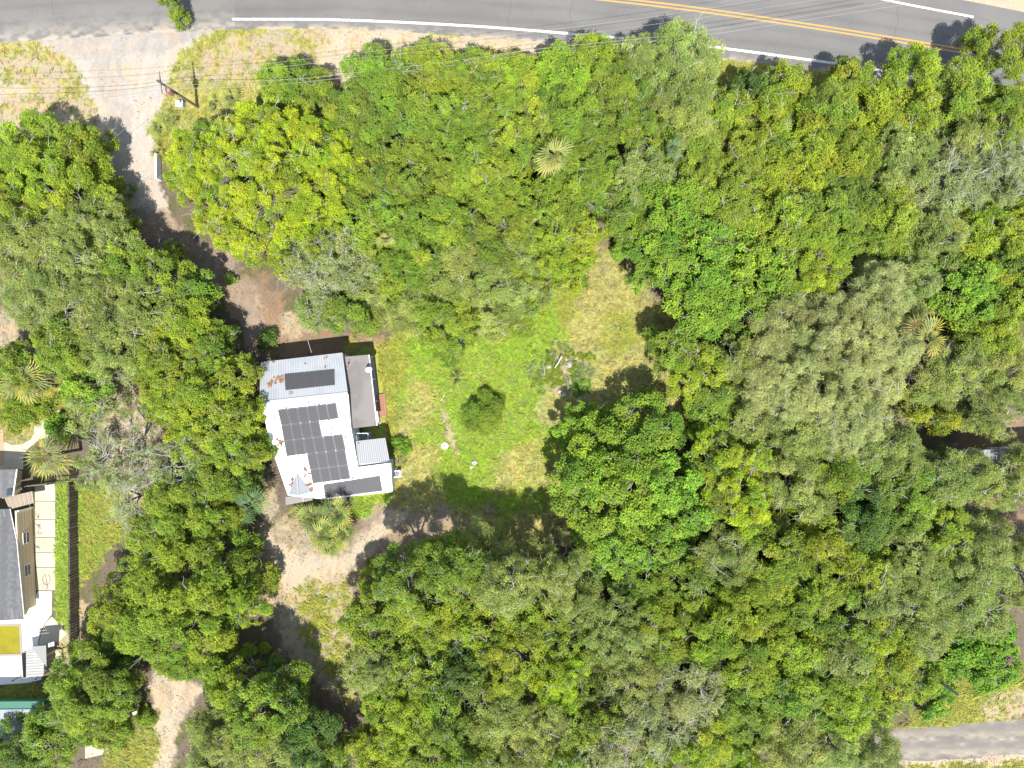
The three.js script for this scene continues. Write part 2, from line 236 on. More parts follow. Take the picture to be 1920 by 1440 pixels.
{
  const gn = tileNoise(512, 8, 31, 6), t = dataTex(512, 512, (i, j) => { const v = gn[j * 512 + i], band = 0.5 + 0.5 * Math.sin(j / 512 * Math.PI * 4 + (v - 0.5) * 3), k = 0.75 + 0.4 * v + 0.3 * (hash(i, j, 3) - 0.5); return lerp3([0.125 * k, 0.112 * k, 0.098 * k], [0.22 * k, 0.185 * k, 0.145 * k], sst(0.3, 1.0, 0.35 * band + 0.65 * v)); }, true);
  t.repeat.set(1 / 9, 1 / 4); t.needsUpdate = true;
  const up = curve([[1640, 1372], [1700, 1368], [1760, 1362], [1850, 1356], [1920, 1349], [2100, 1340], [2500, 1330]], 40).map(([x, y]) => [x, y + 6 * (noise(x / 14, 3, 8) - 0.5)]), dn = curve([[1640, 1424], [1700, 1426], [1780, 1424], [1920, 1412], [2100, 1400], [2500, 1390]], 40).map(([x, y]) => [x, y + 6 * (noise(x / 14, 9, 8) - 0.5)]);
  struct('gravel_lane', sheet([...up, ...dn.reverse()], 0.012), new THREE.MeshStandardMaterial({ map: t, roughness: 0.95, bumpMap: gritBump, bumpScale: 0.02 }));
}

// ---------------------------------------------------------------- shared materials
const metalN = tileNoise(256, 4, 55, 5);
const whiteMetal = std([0.62, 0.62, 0.60], 0.5), greyMetal = std([0.24, 0.245, 0.25], 0.45), ribMetal = std([0.255, 0.26, 0.27], 0.45);
const dirtyTex = (c, dirt, s, rep, lo = 0.5, hi = 0.75, amt = 0.6) => { const a = tileNoise(256, 4, s, 6); const t = dataTex(256, 256, (i, j) => { const v = a[j * 256 + i], q = 0.94 + 0.12 * hash(i, j, s); return lerp3(c, dirt, sst(lo, hi, v) * amt).map(x => x * q); }, true); t.repeat.set(rep, rep); t.needsUpdate = true; return t; };
const membrane = new THREE.MeshStandardMaterial({ map: dirtyTex([0.66, 0.65, 0.62], [0.5, 0.47, 0.42], 71, 0.12, 0.52, 0.8, 0.5), roughness: 0.6 });
const corrug = new THREE.MeshStandardMaterial({ map: dirtyTex([0.20, 0.21, 0.228], [0.16, 0.165, 0.175], 72, 0.2), roughness: 0.5 });
const porchMat = new THREE.MeshStandardMaterial({ map: dirtyTex([0.135, 0.122, 0.118], [0.10, 0.09, 0.086], 73, 0.16, 0.4, 0.7, 0.8), roughness: 0.9 });
const wallMat = new THREE.MeshStandardMaterial({ map: dirtyTex([0.45, 0.46, 0.44], [0.36, 0.36, 0.34], 74, 0.3), roughness: 0.85, side: THREE.DoubleSide });
const darkMat = std([0.03, 0.03, 0.035], 0.6), woodGrey = std([0.15, 0.12, 0.09], 0.9), woodDark = std([0.07, 0.055, 0.042], 0.9), barkLit = std([0.30, 0.27, 0.235], 0.95), glassDark = std([0.03, 0.04, 0.05], 0.08);
const concrete = new THREE.MeshStandardMaterial({ map: dirtyTex([0.32, 0.27, 0.205], [0.235, 0.2, 0.15], 75, 0.2, 0.5, 0.8, 0.5), roughness: 0.9 });
const concreteB = new THREE.MeshStandardMaterial({ map: dirtyTex([0.34, 0.295, 0.225], [0.27, 0.235, 0.18], 76, 0.23, 0.55, 0.8, 0.5), roughness: 0.9 });
const patioWhite = new THREE.MeshStandardMaterial({ map: dirtyTex([0.52, 0.50, 0.47], [0.34, 0.31, 0.26], 78, 0.17, 0.66, 0.82, 0.6), roughness: 0.75 });
const brickMat = new THREE.MeshStandardMaterial({ map: dirtyTex([0.23, 0.105, 0.06], [0.18, 0.10, 0.065], 79, 0.5), roughness: 0.9 });
const shingleMat = new THREE.MeshStandardMaterial({ map: dirtyTex([0.10, 0.10, 0.104], [0.07, 0.07, 0.073], 80, 0.5, 0.35, 0.65, 0.9), roughness: 0.95 });
const sidingMat = std([0.5, 0.40, 0.26], 0.8), sidingShade = std([0.45, 0.355, 0.225], 0.8);
const pvCell = new THREE.MeshStandardMaterial({ color: rgb(0.02, 0.019, 0.023), roughness: 0.62 }), pvFrame = std([0.085, 0.083, 0.095], 0.5), pvDark = std([0.04, 0.039, 0.043], 0.6);
const leafLitter = [std([0.16, 0.08, 0.04], 0.95), std([0.21, 0.11, 0.055], 0.95), std([0.10, 0.055, 0.03], 0.95)];
const bil = (q, u, v) => q[0].clone().lerp(q[1], u).lerp(q[3].clone().lerp(q[2], u), v);   // q: four corners, u along q0q1, v towards q3

// ---------------------------------------------------------------- white house with solar panels
{
  const O = P(600, 800), H = thing('white_house', 'long white house with solar panels on its pale roof', 'house', O);
  const L = p => p.sub(O), Q = (x, y, h) => L(P(x, y, h));
  const hs = y => 4.3 - (y - 745) * (1.15 / 185);
  const north = [Q(489, 679, 3.8), Q(642, 661, 3.8), Q(652, 737, 4.33), Q(486, 755, 4.33)];
  const nr = mesh('metal_roof', slab(north, 0.12), corrug, H); nr.userData.label = 'grey ribbed metal roof slope on the north end';
  for (let k = 0; k <= 34; k++) { const u = 0.006 + k / 34 * 0.988, a = bil(north, u, 0.004), b = bil(north, u, 0.985); a.y += 0.015; b.y += 0.015; mesh('rib', bar(a, b, 0.07, 0.05), ribMetal, nr); }
  { const a = bil(north, 0, 1), b = bil(north, 1, 1); a.y += 0.05; b.y += 0.05; mesh('ridge_cap', bar(a, b, 0.28, 0.06), greyMetal, nr); }
  const W = [[487, 757], [652, 739], [657, 800], [671, 877], [732, 869], [735, 921], [610, 935], [541, 928], [517, 858], [500, 800]].map(([x, y]) => Q(x, y, hs(y) - 0.03));
  const wr = mesh('white_roof', slab(W, 0.2), membrane, H); wr.userData.label = 'bright white main roof carrying the panels';
  for (let i = 1; i < W.length; i++) { const a = W[i].clone(), b = W[(i + 1) % W.length].clone(); if (i === W.length - 1) continue; a.y += 0.02; b.y += 0.02; mesh('edge_trim', bar(a, b, 0.12, 0.06), whiteMetal, wr); }
  // walls below the eaves
  const foot = [[493, 682, 3.6], [640, 664, 3.6], [668, 872, 3.3], [728, 866, 3.2], [731, 918, 3.0], [612, 930, 3.0], [543, 924, 3.0], [492, 757, 4.0]].map(([x, y, h]) => { const p = P(x, y, h); return L(V(p.x, 0, p.z)).setY(h); });
  for (let i = 0; i < foot.length; i++) { const a = foot[i], b = foot[(i + 1) % foot.length], h = Math.min(a.y, b.y), c = a.clone().setY(0), d = b.clone().setY(0); const w = mesh('wall', bar(c.clone().setY(h / 2), d.clone().setY(h / 2), 0.16, h), wallMat, H);
    const len = c.distanceTo(d); if (len > 3.4) for (const u of len > 8 ? [0.2, 0.5, 0.8] : [0.5]) { const m = c.clone().lerp(d, u), t = d.clone().sub(c).normalize(); const f = mesh('window', bar(m.clone().addScaledVector(t, -0.6).setY(1.5), m.clone().addScaledVector(t, 0.6).setY(1.5), 0.22, 1.1), whiteMetal, w); mesh('pane', bar(m.clone().addScaledVector(t, -0.52).setY(1.5), m.clone().addScaledVector(t, 0.52).setY(1.5), 0.25, 0.94), glassDark, w); } }
  // porch, lean-to, awning, small gable
  const porch = [[645, 669, 3.1], [692, 665, 3.0], [707, 798, 3.0], [662, 803, 3.1]].map(a => Q(...a));
  const pr = mesh('porch_roof', slab(porch, 0.14), porchMat, H); pr.userData.label = 'flat grey porch roof along the east side';
  mesh('gutter', bar(porch[1].clone().setY(2.97), porch[2].clone().setY(2.97), 0.1, 0.12), std([0.5, 0.48, 0.46], 0.6), pr);
  for (const v of [0.02, 0.34, 0.66, 0.98]) { const p = porch[1].clone().lerp(porch[2], v); p.x -= 0.2; mesh('porch_post', bar(p.clone().setY(0), p.clone().setY(2.88), 0.11), whiteMetal, H); }
  { const s = porch.map(p => p.clone().setY(0.16)); s[1].x -= 0.1; s[2].x -= 0.1; mesh('porch_floor', slab(s, 0.16), std([0.3, 0.28, 0.26]), H); }
  const lean = [[668, 827, 2.9], [722, 821, 2.75], [731, 868, 3.12], [671, 876, 3.25]].map(a => Q(...a));
  const ln = mesh('lean_to_roof', slab(lean, 0.1), std([0.185, 0.188, 0.195], 0.5), H); ln.userData.label = 'small white ribbed roof in the corner';
  for (let k = 0; k <= 15; k++) { const a = bil(lean, 0.01 + k / 15 * 0.98, 0), b = bil(lean, 0.01 + k / 15 * 0.98, 0.97); a.y += 0.02; b.y += 0.02; mesh('rib', bar(a, b, 0.1, 0.07), ribMetal, ln); }
  const awn = [[535, 932, 2.7], [584, 925.5, 2.7], [586, 938, 2.55], [536, 947, 2.55]].map(a => Q(...a));
  const aw = mesh('awning', slab(awn, 0.08), std([0.15, 0.14, 0.13], 0.9), H); mesh('seam', bar(bil(awn, 0.66, 0).setY(2.73), bil(awn, 0.66, 1).setY(2.58), 0.06, 0.05), greyMetal, aw);
  { const y = hs(925), ap = Q(556, 886, hs(886) + 0.02), rf = Q(560, 929, y + 0.62), lf = Q(541, 927, y + 0.05), rt = Q(586, 922, y + 0.05);
    for (const [A, B, C] of [[ap, rf, lf], [ap, rt, rf]]) { const g = slab([A, B, C], 0.06); mesh('gable_sheet', g, corrug, H); }
    mesh('gable_ridge', bar(ap.clone().setY(ap.y + 0.06), rf.clone().setY(rf.y + 0.06), 0.14, 0.06), greyMetal, H); }
  mesh('white_pipe', bar(Q(584, 661, 3.9), Q(577, 638, 3.6), 0.045), std([0.24, 0.235, 0.22]), H);
  { const a = Q(662, 805, 2.2), b = Q(669, 826, 2.2); mesh('side_wall', bar(a.clone().setY(1.2), b.clone().setY(1.2), 0.3, 2.3), std([0.33, 0.42, 0.45], 0.8), H); }
  { const c = Q(683, 819, 1.0); mesh('back_landing', boxAt(1.3, 0.9, 1.0, c.x, 0.45, c.z, 0.12), std([0.2, 0.2, 0.22]), H); const rails = []; for (const [dx, dz] of [[-0.6, -0.45], [0.6, -0.45], [0.6, 0.45]]) rails.push(boxAt(0.06, 1.0, 0.06, c.x + dx, 1.4, c.z + dz)); rails.push(boxAt(1.26, 0.06, 0.07, c.x, 1.92, c.z - 0.45), boxAt(0.07, 0.06, 0.94, c.x + 0.6, 1.92, c.z)); mesh('handrail', mergeGeometries(rails), whiteMetal, H); }
  // solar panels, each its own
  const rows = [[[533, 702], [627, 692], [628, 722], [535, 732], 5, null], [[520, 769], [630, 756], [635, 785], [527, 798], 6], [[527, 798], [598, 790.5], [604, 818.5], [532, 827], 4], [[532, 827], [642, 815], [648, 843], [537, 856], 6], [[575, 852], [647, 844], [652, 872], [581, 881], 4], [[581, 881], [652, 872], [657, 898], [586, 907], 4], [[606, 910], [712, 893], [717, 921], [610, 934], 6]];
  rows.forEach((r, ri) => { const hh = y => (ri === 0 ? 3.82 + (y - 671) * (0.5 / 76) : hs(y)) + 0.16; const q = r.slice(0, 4).map(([x, y]) => Q(x, y, hh(y))), n = r[4];
    for (let k = 0; k < n; k++) { const s = (u, v) => bil(q, u, v), e = 0.008, g6 = ri === 0 || ri === 6 ? 0.25 : 0.6, u0 = k / n + e * g6, u1 = (k + 1) / n - e * g6; const fr = mesh('solar_panel', slab([s(u0, 0.012), s(u1, 0.012), s(u1, 0.988), s(u0, 0.988)], 0.05), ri === 0 || ri === 6 ? pvDark : pvFrame, H); const du = 0.035 / n; const c = [s(u0 + du, 0.034), s(u1 - du, 0.034), s(u1 - du, 0.966), s(u0 + du, 0.966)]; c.forEach(p => p.y += 0.006); mesh('cell_sheet', slab(c, 0.02), pvCell, fr); } });
  // vents, brackets
  const vent = std([0.16, 0.16, 0.17], 0.7);
  for (const [x, y] of [[579, 755], [598, 758], [537, 766], [514, 784], [617, 788], [621, 804], [621, 813], [648, 820], [661, 897], [672, 831]]) { const p = Q(x, y, hs(y)); mesh('roof_vent', new THREE.CylinderGeometry(0.07, 0.09, 0.34, 8).translate(p.x, p.y + 0.14, p.z), vent, H); }
  // fallen leaves on the roof: small flakes
  const r = rng(5), flake = (cx, cy, sx, sy, n, ri) => { const geos = [[], [], []]; for (let i = 0; i < n; i++) { const a = r() * 6.283, d = Math.sqrt(r()), x = cx + Math.cos(a) * d * sx, y = cy + Math.sin(a) * d * sy; if (fbm(x / 3, y / 3, 200 + ri, 3) < 0.46 + 0.28 * d) continue; const yy = y < 752 ? 3.8 + (y - 671) * (0.53 / 76) : hs(y); const p = Q(x, y, yy); geos[Math.floor(r() * 3)].push(new THREE.PlaneGeometry(0.13 + r() * 0.12, 0.07 + r() * 0.07).rotateX(-1.57 + (r() - 0.5) * 0.9).rotateY(r() * 6.28).translate(p.x, p.y + 0.04 + r() * 0.05, p.z)); } geos.forEach((g, k) => { if (g.length) { const m = mesh('fallen_leaves', mergeGeometries(g), leafLitter[k], H); m.userData.kind = 'stuff'; } }); };
  [[524, 712, 12, 9, 420], [508, 720, 10, 7, 220], [611, 671, 6, 8, 160], [611, 688, 3, 5, 60], [549, 736, 7, 4, 110], [573, 683, 3, 3, 25], [525, 829, 8, 10, 380], [574, 880, 5, 6, 110], [576, 893, 7, 10, 150], [547, 905, 6, 12, 170], [578, 910, 8, 12, 240], [584, 918, 5, 6, 140], [514, 677, 3, 3, 30], [652, 685, 2, 12, 40]].forEach((a, i) => flake(...a, i));
}
{ // brick steps by the porch
  const O = P(716, 760), S = thing('brick_step', 'low terracotta brick step beside the grey porch roof', 'step', O), r = rng(3);
  const mats = [brickMat, std([0.26, 0.12, 0.07]), std([0.22, 0.115, 0.075])];
  mesh('base', boxAt(0.98, 0.14, 2.55, 0, 0.07, 0, 0.08), std([0.2, 0.14, 0.1]), S);
  const bg = new RoundedBoxGeometry(0.225, 0.07, 0.105, 1, 0.008);
  for (let j = 0; j < 22; j++) for (let i = 0; i < 4; i++) { const b = mesh('brick', bg, mats[Math.floor(r() * 3)], S), x = -0.36 + i * 0.24 + (j % 2 ? 0.02 : -0.02), z = -1.21 + j * 0.115; b.position.set(x * Math.cos(0.08) + z * Math.sin(0.08), 0.165 + (r() - 0.5) * 0.012, -x * Math.sin(0.08) + z * Math.cos(0.08)); b.rotation.y = 0.08 + (r() - 0.5) * 0.05; }
}
{ // dish on the porch roof
  const p = P(694, 692, 3.0), D = thing('satellite_dish', 'small white satellite dish on the porch roof edge', 'satellite dish', V(p.x - 0.05, 3.0, p.z));
  mesh('mast', rod([V(-0.1, 0, 0), V(-0.1, 0.55, 0), V(0.05, 0.62, 0.02)], 0.03, 0.03), greyMetal, D);
  const pr = []; for (let i = 0; i <= 8; i++) pr.push(new THREE.Vector2(i / 8 * 0.36, (i / 8) ** 2 * 0.1)); const d = mesh('reflector', new THREE.LatheGeometry(pr, 24), new THREE.MeshStandardMaterial({ color: rgb(0.72, 0.72, 0.7), roughness: 0.5, side: THREE.DoubleSide }), D); d.position.set(0, 0.62, 0.02); d.rotation.set(0.75, 0, -0.35);
  mesh('feed_arm', rod([V(0, 0.62, 0.05), V(0.3, 0.75, 0.25), V(0.38, 0.95, 0.2)], 0.025, 0.02), whiteMetal, D);
}
{ // air conditioner
  const p = P(746, 887), A = thing('air_conditioner', 'square white air conditioning unit beside the white house corner', 'air conditioner', p);
  mesh('pad', boxAt(1.0, 0.1, 1.0, 0, 0.05, 0), concrete, A); mesh('casing', new RoundedBoxGeometry(0.82, 0.75, 0.82, 2, 0.06).translate(0, 0.48, 0), whiteMetal, A);
  mesh('fan_well', new THREE.CylinderGeometry(0.3, 0.3, 0.03, 28).translate(0, 0.862, 0), darkMat, A);
  for (let k = 0; k < 5; k++) mesh('fan_blade', boxAt(0.11, 0.012, 0.24, 0, 0.885, 0.15).rotateY(k * 1.2566), std([0.18, 0.19, 0.24], 0.5), A);
  const rings = []; for (const rr of [0.1, 0.17, 0.24, 0.3]) rings.push(new THREE.TorusGeometry(rr, 0.006, 4, 24).rotateX(Math.PI / 2).translate(0, 0.9, 0)); mesh('grille', mergeGeometries(rings), greyMetal, A);
}
{ // bits on the lawn
  const p = P(834, 836), A = thing('well_lid', 'round white lid with dark centre lying on the lawn', 'lid', p);
  const pf = [[0, 0], [0.4, 0], [0.4, 0.1], [0.36, 0.14], [0.12, 0.16], [0, 0.16]].map(a => new THREE.Vector2(...a)); mesh('lid', new THREE.LatheGeometry(pf, 28), whiteMetal, A); mesh('cap', new THREE.CylinderGeometry(0.09, 0.1, 0.08, 12).translate(0, 0.19, 0), darkMat, A);
  const s1 = P(830, 746), a = thing('white_stake', 'thin white stick lying near the bare strip of lawn', 'stick', s1); mesh('shaft', rod([V(-0.28, 0.06, 0.42), V(0.05, 0.07, -0.05), V(0.28, 0.06, -0.4)], 0.035, 0.03), whiteMetal, a);
  const s2 = P(903, 697), b = thing('white_stake', 'thin pale stick lying on the grass above the round bush', 'stick', s2); mesh('shaft', rod([V(-0.4, 0.05, 0.25), V(0.05, 0.07, -0.02), V(0.4, 0.05, -0.25)], 0.028, 0.022), std([0.55, 0.52, 0.42]), b);
  const s3 = P(890, 869), c = thing('stone_lump', 'pale broken stone lying on the lawn below the round bush', 'stone', s3), rk = rng(88);
  const lump = (r, seed) => { const g = new THREE.IcosahedronGeometry(r, 2), q = g.attributes.position; for (let i = 0; i < q.count; i++) { const k = 0.75 + 0.5 * noise(q.getX(i) * 5 / r * 0.4 + seed, q.getZ(i) * 5 / r * 0.4 + q.getY(i) * 3, seed); q.setXYZ(i, q.getX(i) * k, q.getY(i) * k * 0.6, q.getZ(i) * k); } g.computeVertexNormals(); return g; };
  mesh('stone', lump(0.3, 3).translate(0, 0.12, -0.1), std([0.25, 0.25, 0.23]), c); mesh('stone', lump(0.2, 6).translate(-0.35, 0.1, 0.4), std([0.3, 0.28, 0.22]), c);
  // brush pile: log, stones, sticks
  const lg = P(1063, 716), log = thing('fallen_log', 'weathered grey log lying in the weedy brush heap', 'log', lg); mesh('bark', rod([V(-0.02, 0.16, -0.6), V(0.05, 0.17, -0.1), V(0.1, 0.16, 0.4), V(0.16, 0.15, 0.95)], 0.15, 0.2, 9), std([0.12, 0.09, 0.08], 0.95), log); mesh('branch_stub', rod([V(0.02, 0.2, -0.3), V(-0.2, 0.3, -0.6), V(-0.35, 0.3, -0.8)], 0.07, 0.04, 6), std([0.19, 0.16, 0.14], 0.95), log);
  const sp = [[1030, 687, 0.38, 'white round stone on the west rim of the brush heap'], [1067, 683, 0.5, 'largest white rock at the top of the brush heap'], [1049, 734, 0.36, 'white chalky rock left of the log end in the brush heap'], [1058, 740, 0.42, 'lowest white rock at the foot of the brush heap'], [1014, 691, 0.22, 'small pale stone outside the west rim of the brush heap'], [1030, 697, 0.25, 'narrow pale stone under the west rim rock of the heap']];
  for (const [x, y, r, label] of sp) { const t = thing('rock', label, 'rock', P(x, y), 'rocks in the brush heap'); mesh('stone', lump(r * 0.75, x % 17).translate(0, r * 0.2, 0), std([0.24, 0.22, 0.19]), t); }
  const wt = thing('bleached_branch', 'straight bleached white branch poking up in the brush heap', 'branch', P(1047, 679)); mesh('stick', rod([V(-0.4, 0.3, 0.65), V(0, 0.5, 0), V(0.3, 0.65, -0.6)], 0.05, 0.09, 6), std([0.4, 0.38, 0.32]), wt);
  const wt2 = thing('bleached_branch', 'curved bleached branch on the west side of the brush heap', 'branch', P(1017, 693)); mesh('stick', rod([V(0, 0.2, -0.6), V(0.2, 0.4, 0), V(0.25, 0.3, 0.6)], 0.05, 0.06, 6), std([0.3, 0.25, 0.22]), wt2);
}

// ---------------------------------------------------------------- western neighbour: house, patio, pool, shed, fence
{
  const O = P(20, 1060), H = thing('shingled_house', 'beige sided house with grey shingle roof beside the long fence', 'house', O);
  const Q = (x, y, h) => P(x, y, h).sub(O), base = (x, y) => P(x, y).sub(O);
  const main = [[18, 954, 2.75], [31, 1015, 2.75], [45, 1161, 2.75], [-60, 1167, 4.2], [-60, 957, 4.2]].map(a => Q(...a));
  const r1 = mesh('shingle_roof', slab(main, 0.16), shingleMat, H);
  { const r = rng(44), c = [shingleMat, std([0.115, 0.115, 0.118], 0.95), std([0.085, 0.085, 0.09], 0.95)]; const q = [main[0], main[2], main[3], main[4]];
    for (let j = 0; j < 18; j++) { const v0 = j / 18; for (let i = 0; i < 2; i++) { const u0 = (i + (j % 2) * 0.3) / 2.3, u1 = Math.min(0.995, u0 + 0.43); const a = bil(q, Math.max(0.004, u0), v0 + 0.004), b = bil(q, u1, v0 + 0.004), cc = bil(q, u1, v0 + 0.05), d = bil(q, Math.max(0.004, u0), v0 + 0.05); if (a.x > 40) continue; for (const p of [a, b, cc, d]) p.y += 0.035; mesh('shingle', slab([a, b, cc, d], 0.02), c[Math.floor(r() * 3)], r1); } } }
  mesh('gutter', bar(main[0].clone().setY(2.7), main[1].clone().setY(2.7), 0.1), whiteMetal, r1); mesh('gutter', bar(main[1].clone().setY(2.7), main[2].clone().setY(2.7), 0.1), whiteMetal, r1);
  const ga = [[32, 880, 2.9], [25, 929, 2.9], [10, 933, 2.9], [-60, 936, 3.5], [-60, 882, 3.5]].map(a => Q(...a)); const r2 = mesh('side_roof', slab(ga, 0.15), shingleMat, H); mesh('gutter', bar(ga[0].clone(), ga[1].clone(), 0.1), whiteMetal, r2);
  { const s = [[14, 916, 2.96], [23.5, 915, 2.96], [22, 928, 2.96], [12.5, 929, 2.96]].map(a => Q(...a)); mesh('skylight', slab(s, 0.08).translate(0, 0.05, 0), glassDark, r2); }
  // siding boards on the east wall
  const a0 = base(59.5, 950), a1 = base(67.5, 1134), wl = mesh('east_wall', bar(a0.clone().setY(1.3), a1.clone().setY(1.3), 0.16, 2.6), sidingMat, H);
  for (let k = 0; k < 13; k++) { const y = 0.14 + k * 0.2; mesh('siding_board', bar(a0.clone().setY(y).add(V(0.1, 0, 0.02)), a1.clone().setY(y).add(V(0.1, 0, -0.02)), 0.035 + 0.012 * (k % 2), 0.19), k % 3 ? sidingMat : sidingShade, wl); }
  const sw = base(-60, 1140); mesh('south_wall', bar(a1.clone().setY(1.3), sw.clone().setY(1.3), 0.16, 2.6), sidingMat, H);
  for (const [y0, y1] of [[993, 1014], [1052, 1074]]) { const t0 = (y0 - 950) / 184, t1 = (y1 - 950) / 184, a = a0.clone().lerp(a1, t0).add(V(0.12, 0, 0)), b = a0.clone().lerp(a1, t1).add(V(0.12, 0, 0)); const f = mesh('window', bar(a.clone().setY(1.35), b.clone().setY(1.35), 0.1, 1.0), whiteMetal, wl); mesh('pane', bar(a.clone().lerp(b, 0.06).setY(1.35), a.clone().lerp(b, 0.94).setY(1.35), 0.13, 0.86), glassDark, wl); mesh('sash_bar', bar(a.clone().lerp(b, 0.04).setY(1.35).add(V(0.05, 0, 0)), a.clone().lerp(b, 0.96).setY(1.35).add(V(0.05, 0, 0)), 0.05, 0.05), whiteMetal, wl); }
  { const a = base(59, 951); mesh('downspout', bar(a.clone().setY(0.1).add(V(0.2, 0, 0)), a.clone().setY(2.5).add(V(0.2, 0, 0)), 0.16, 0.12), whiteMetal, H); }
  // plank link roof between the two roofs
  const lk = [[8, 933, 2.5], [61, 921, 2.1], [64, 943, 2.1], [18, 955, 2.5]].map(a => Q(...a)), lr = mesh('link_roof', slab(lk, 0.08), std([0.2, 0.16, 0.11]), H);
  for (let k = 0; k < 18; k++) { const q = [bil(lk, k / 18 + 0.004, 0), bil(lk, (k + 1) / 18 - 0.004, 0), bil(lk, (k + 1) / 18 - 0.004, 1), bil(lk, k / 18 + 0.004, 1)]; q.forEach(p => p.y += 0.03 + 0.004 * (k % 3)); mesh('plank', slab(q, 0.025), [std([0.23, 0.185, 0.13]), std([0.2, 0.16, 0.115]), std([0.25, 0.205, 0.15])][k % 3], lr); }
  { const g = base(38, 905), h = base(42, 884); mesh('garage_wall', bar(base(41, 884).setY(1.35), base(37, 927).setY(1.35), 0.16, 2.7), sidingMat, H); mesh('garage_wall', bar(base(41, 884).setY(1.35), base(-60, 887).setY(1.35), 0.16, 2.7), sidingMat, H); }
}
{ // walkway slabs, patio, pads
  const W = new THREE.Group(); W.name = 'walkway'; W.userData.kind = 'structure'; scene.add(W);
  const rowsY = [907, 939.5, 974, 1007.5, 1036, 1063.5, 1107]; for (let i = 0; i < rowsY.length - 1; i++) { const y0 = rowsY[i] + 0.5, y1 = rowsY[i + 1] - 0.5; mesh('paving_slab', slab([[66 + i * 0.4, y0], [104, y0], [104.5, y1], [66.4 + i * 0.4, y1]].map(([x, y]) => P(x, y).setY(0.06 + 0.003 * (i % 2))), 0.06), i % 2 ? concrete : concreteB, W); }
  struct('patio', slab([[-60, 1155], [50, 1152], [72, 1108], [98, 1108], [97, 1152], [88, 1163], [78, 1180], [72, 1204], [78, 1240], [78, 1274], [52, 1280], [-60, 1288]].map(([x, y]) => P(x, y).setY(0.07)), 0.07), patioWhite);
  struct('curved_path', slab([[98, 1156], [108, 1166], [126, 1188], [110, 1204], [104, 1228], [92, 1240], [79.5, 1238], [73.5, 1204], [79.5, 1181], [89, 1164]].map(([x, y]) => P(x, y).setY(0.05)), 0.05), concreteB);
  struct('driveway_pad', slab([[53, 768], [113, 769], [116, 801], [96, 806], [88, 820], [74, 824], [52, 842], [44, 860], [44, 880], [-60, 884], [-60, 830], [12, 829], [22, 834], [42, 833], [58, 824], [65, 812], [64, 795]].map(([x, y]) => P(x, y).setY(0.05)), 0.05), concrete);
  struct('brick_strip', slab([[-60, 805], [7, 805], [8.5, 872], [-60, 872]].map(([x, y]) => P(x, y).setY(0.075)), 0.075), std([0.28, 0.185, 0.11]));
  struct('shell_pad', slab([[160, 1398], [200, 1394], [204, 1412], [160, 1422]].map(([x, y]) => P(x, y).setY(0.04)), 0.04), concrete);
}
{ // things left on the walkway
  const h = thing('garden_hose', 'thin dark hose looped on the cream walkway', 'hose', P(88, 1086)), q = []; for (let i = 0; i <= 30; i++) { const a = i / 30 * 5.6 - 1.2; q.push(V(Math.cos(a) * 0.42, 0.09, Math.sin(a) * 0.6)); } for (let i = 1; i < 9; i++) q.push(V(0.1 - 0.02 * i + 0.05 * Math.sin(i), 0.09, 0.6 + i * 0.18)); mesh('tube', rod(q, 0.022, 0.022, 5), std([0.09, 0.09, 0.08], 0.6), h);
  [[70, 968, 'small dark fallen twig on the walkway beside the downspout'], [74, 986, 'forked dark fallen twig on the walkway above the first window'], [74, 999, 'dark fallen twig cluster on the walkway beside the first window'], [72, 1024, 'scrap of dark twigs on the walkway between the windows']].forEach(([x, y, label], k) => { const t = thing('fallen_twig', label, 'twig', P(x, y)), rr = rng(700 + k), g = []; for (let i = 0; i < 6; i++) { const a = rr() * 6.28, l = 0.2 + 0.35 * rr(); g.push(rod([V((rr() - 0.5) * 0.5, 0.09, (rr() - 0.5) * 0.4), V(Math.cos(a) * l, 0.12, Math.sin(a) * l)], 0.025, 0.012, 4)); } mesh('stick', mergeGeometries(g), std([0.1, 0.085, 0.07]), t).userData.kind = 'stuff'; });
}
{ // yellow pool
  const O = P(20, 1200), A = thing('garden_pool', 'rectangular pool of yellow-green water in the white patio', 'pool', O), Q = (x, y, h) => P(x, y).sub(O).setY(h);
  const c = [[-60, 1171], [41, 1170], [44, 1229], [-60, 1231]], n = [[-60, 1174], [37, 1173], [39.5, 1225], [-60, 1227]];
  for (const i of [0, 1, 2]) mesh('coping', slab([Q(...c[i], 0.13), Q(...c[i + 1], 0.13), Q(...n[i + 1], 0.13), Q(...n[i], 0.13)], 0.12), std([0.2, 0.175, 0.15]), A);
  mesh('water', slab([Q(...n[0], 0.09), Q(...n[1], 0.09), Q(...n[2], 0.09), Q(...n[3], 0.09)], 0.012), new THREE.MeshStandardMaterial({ map: dirtyTex([0.185, 0.158, 0.003], [0.11, 0.105, 0.005], 121, 0.16, 0.45, 0.75, 0.6), roughness: 0.12 }), A);
}
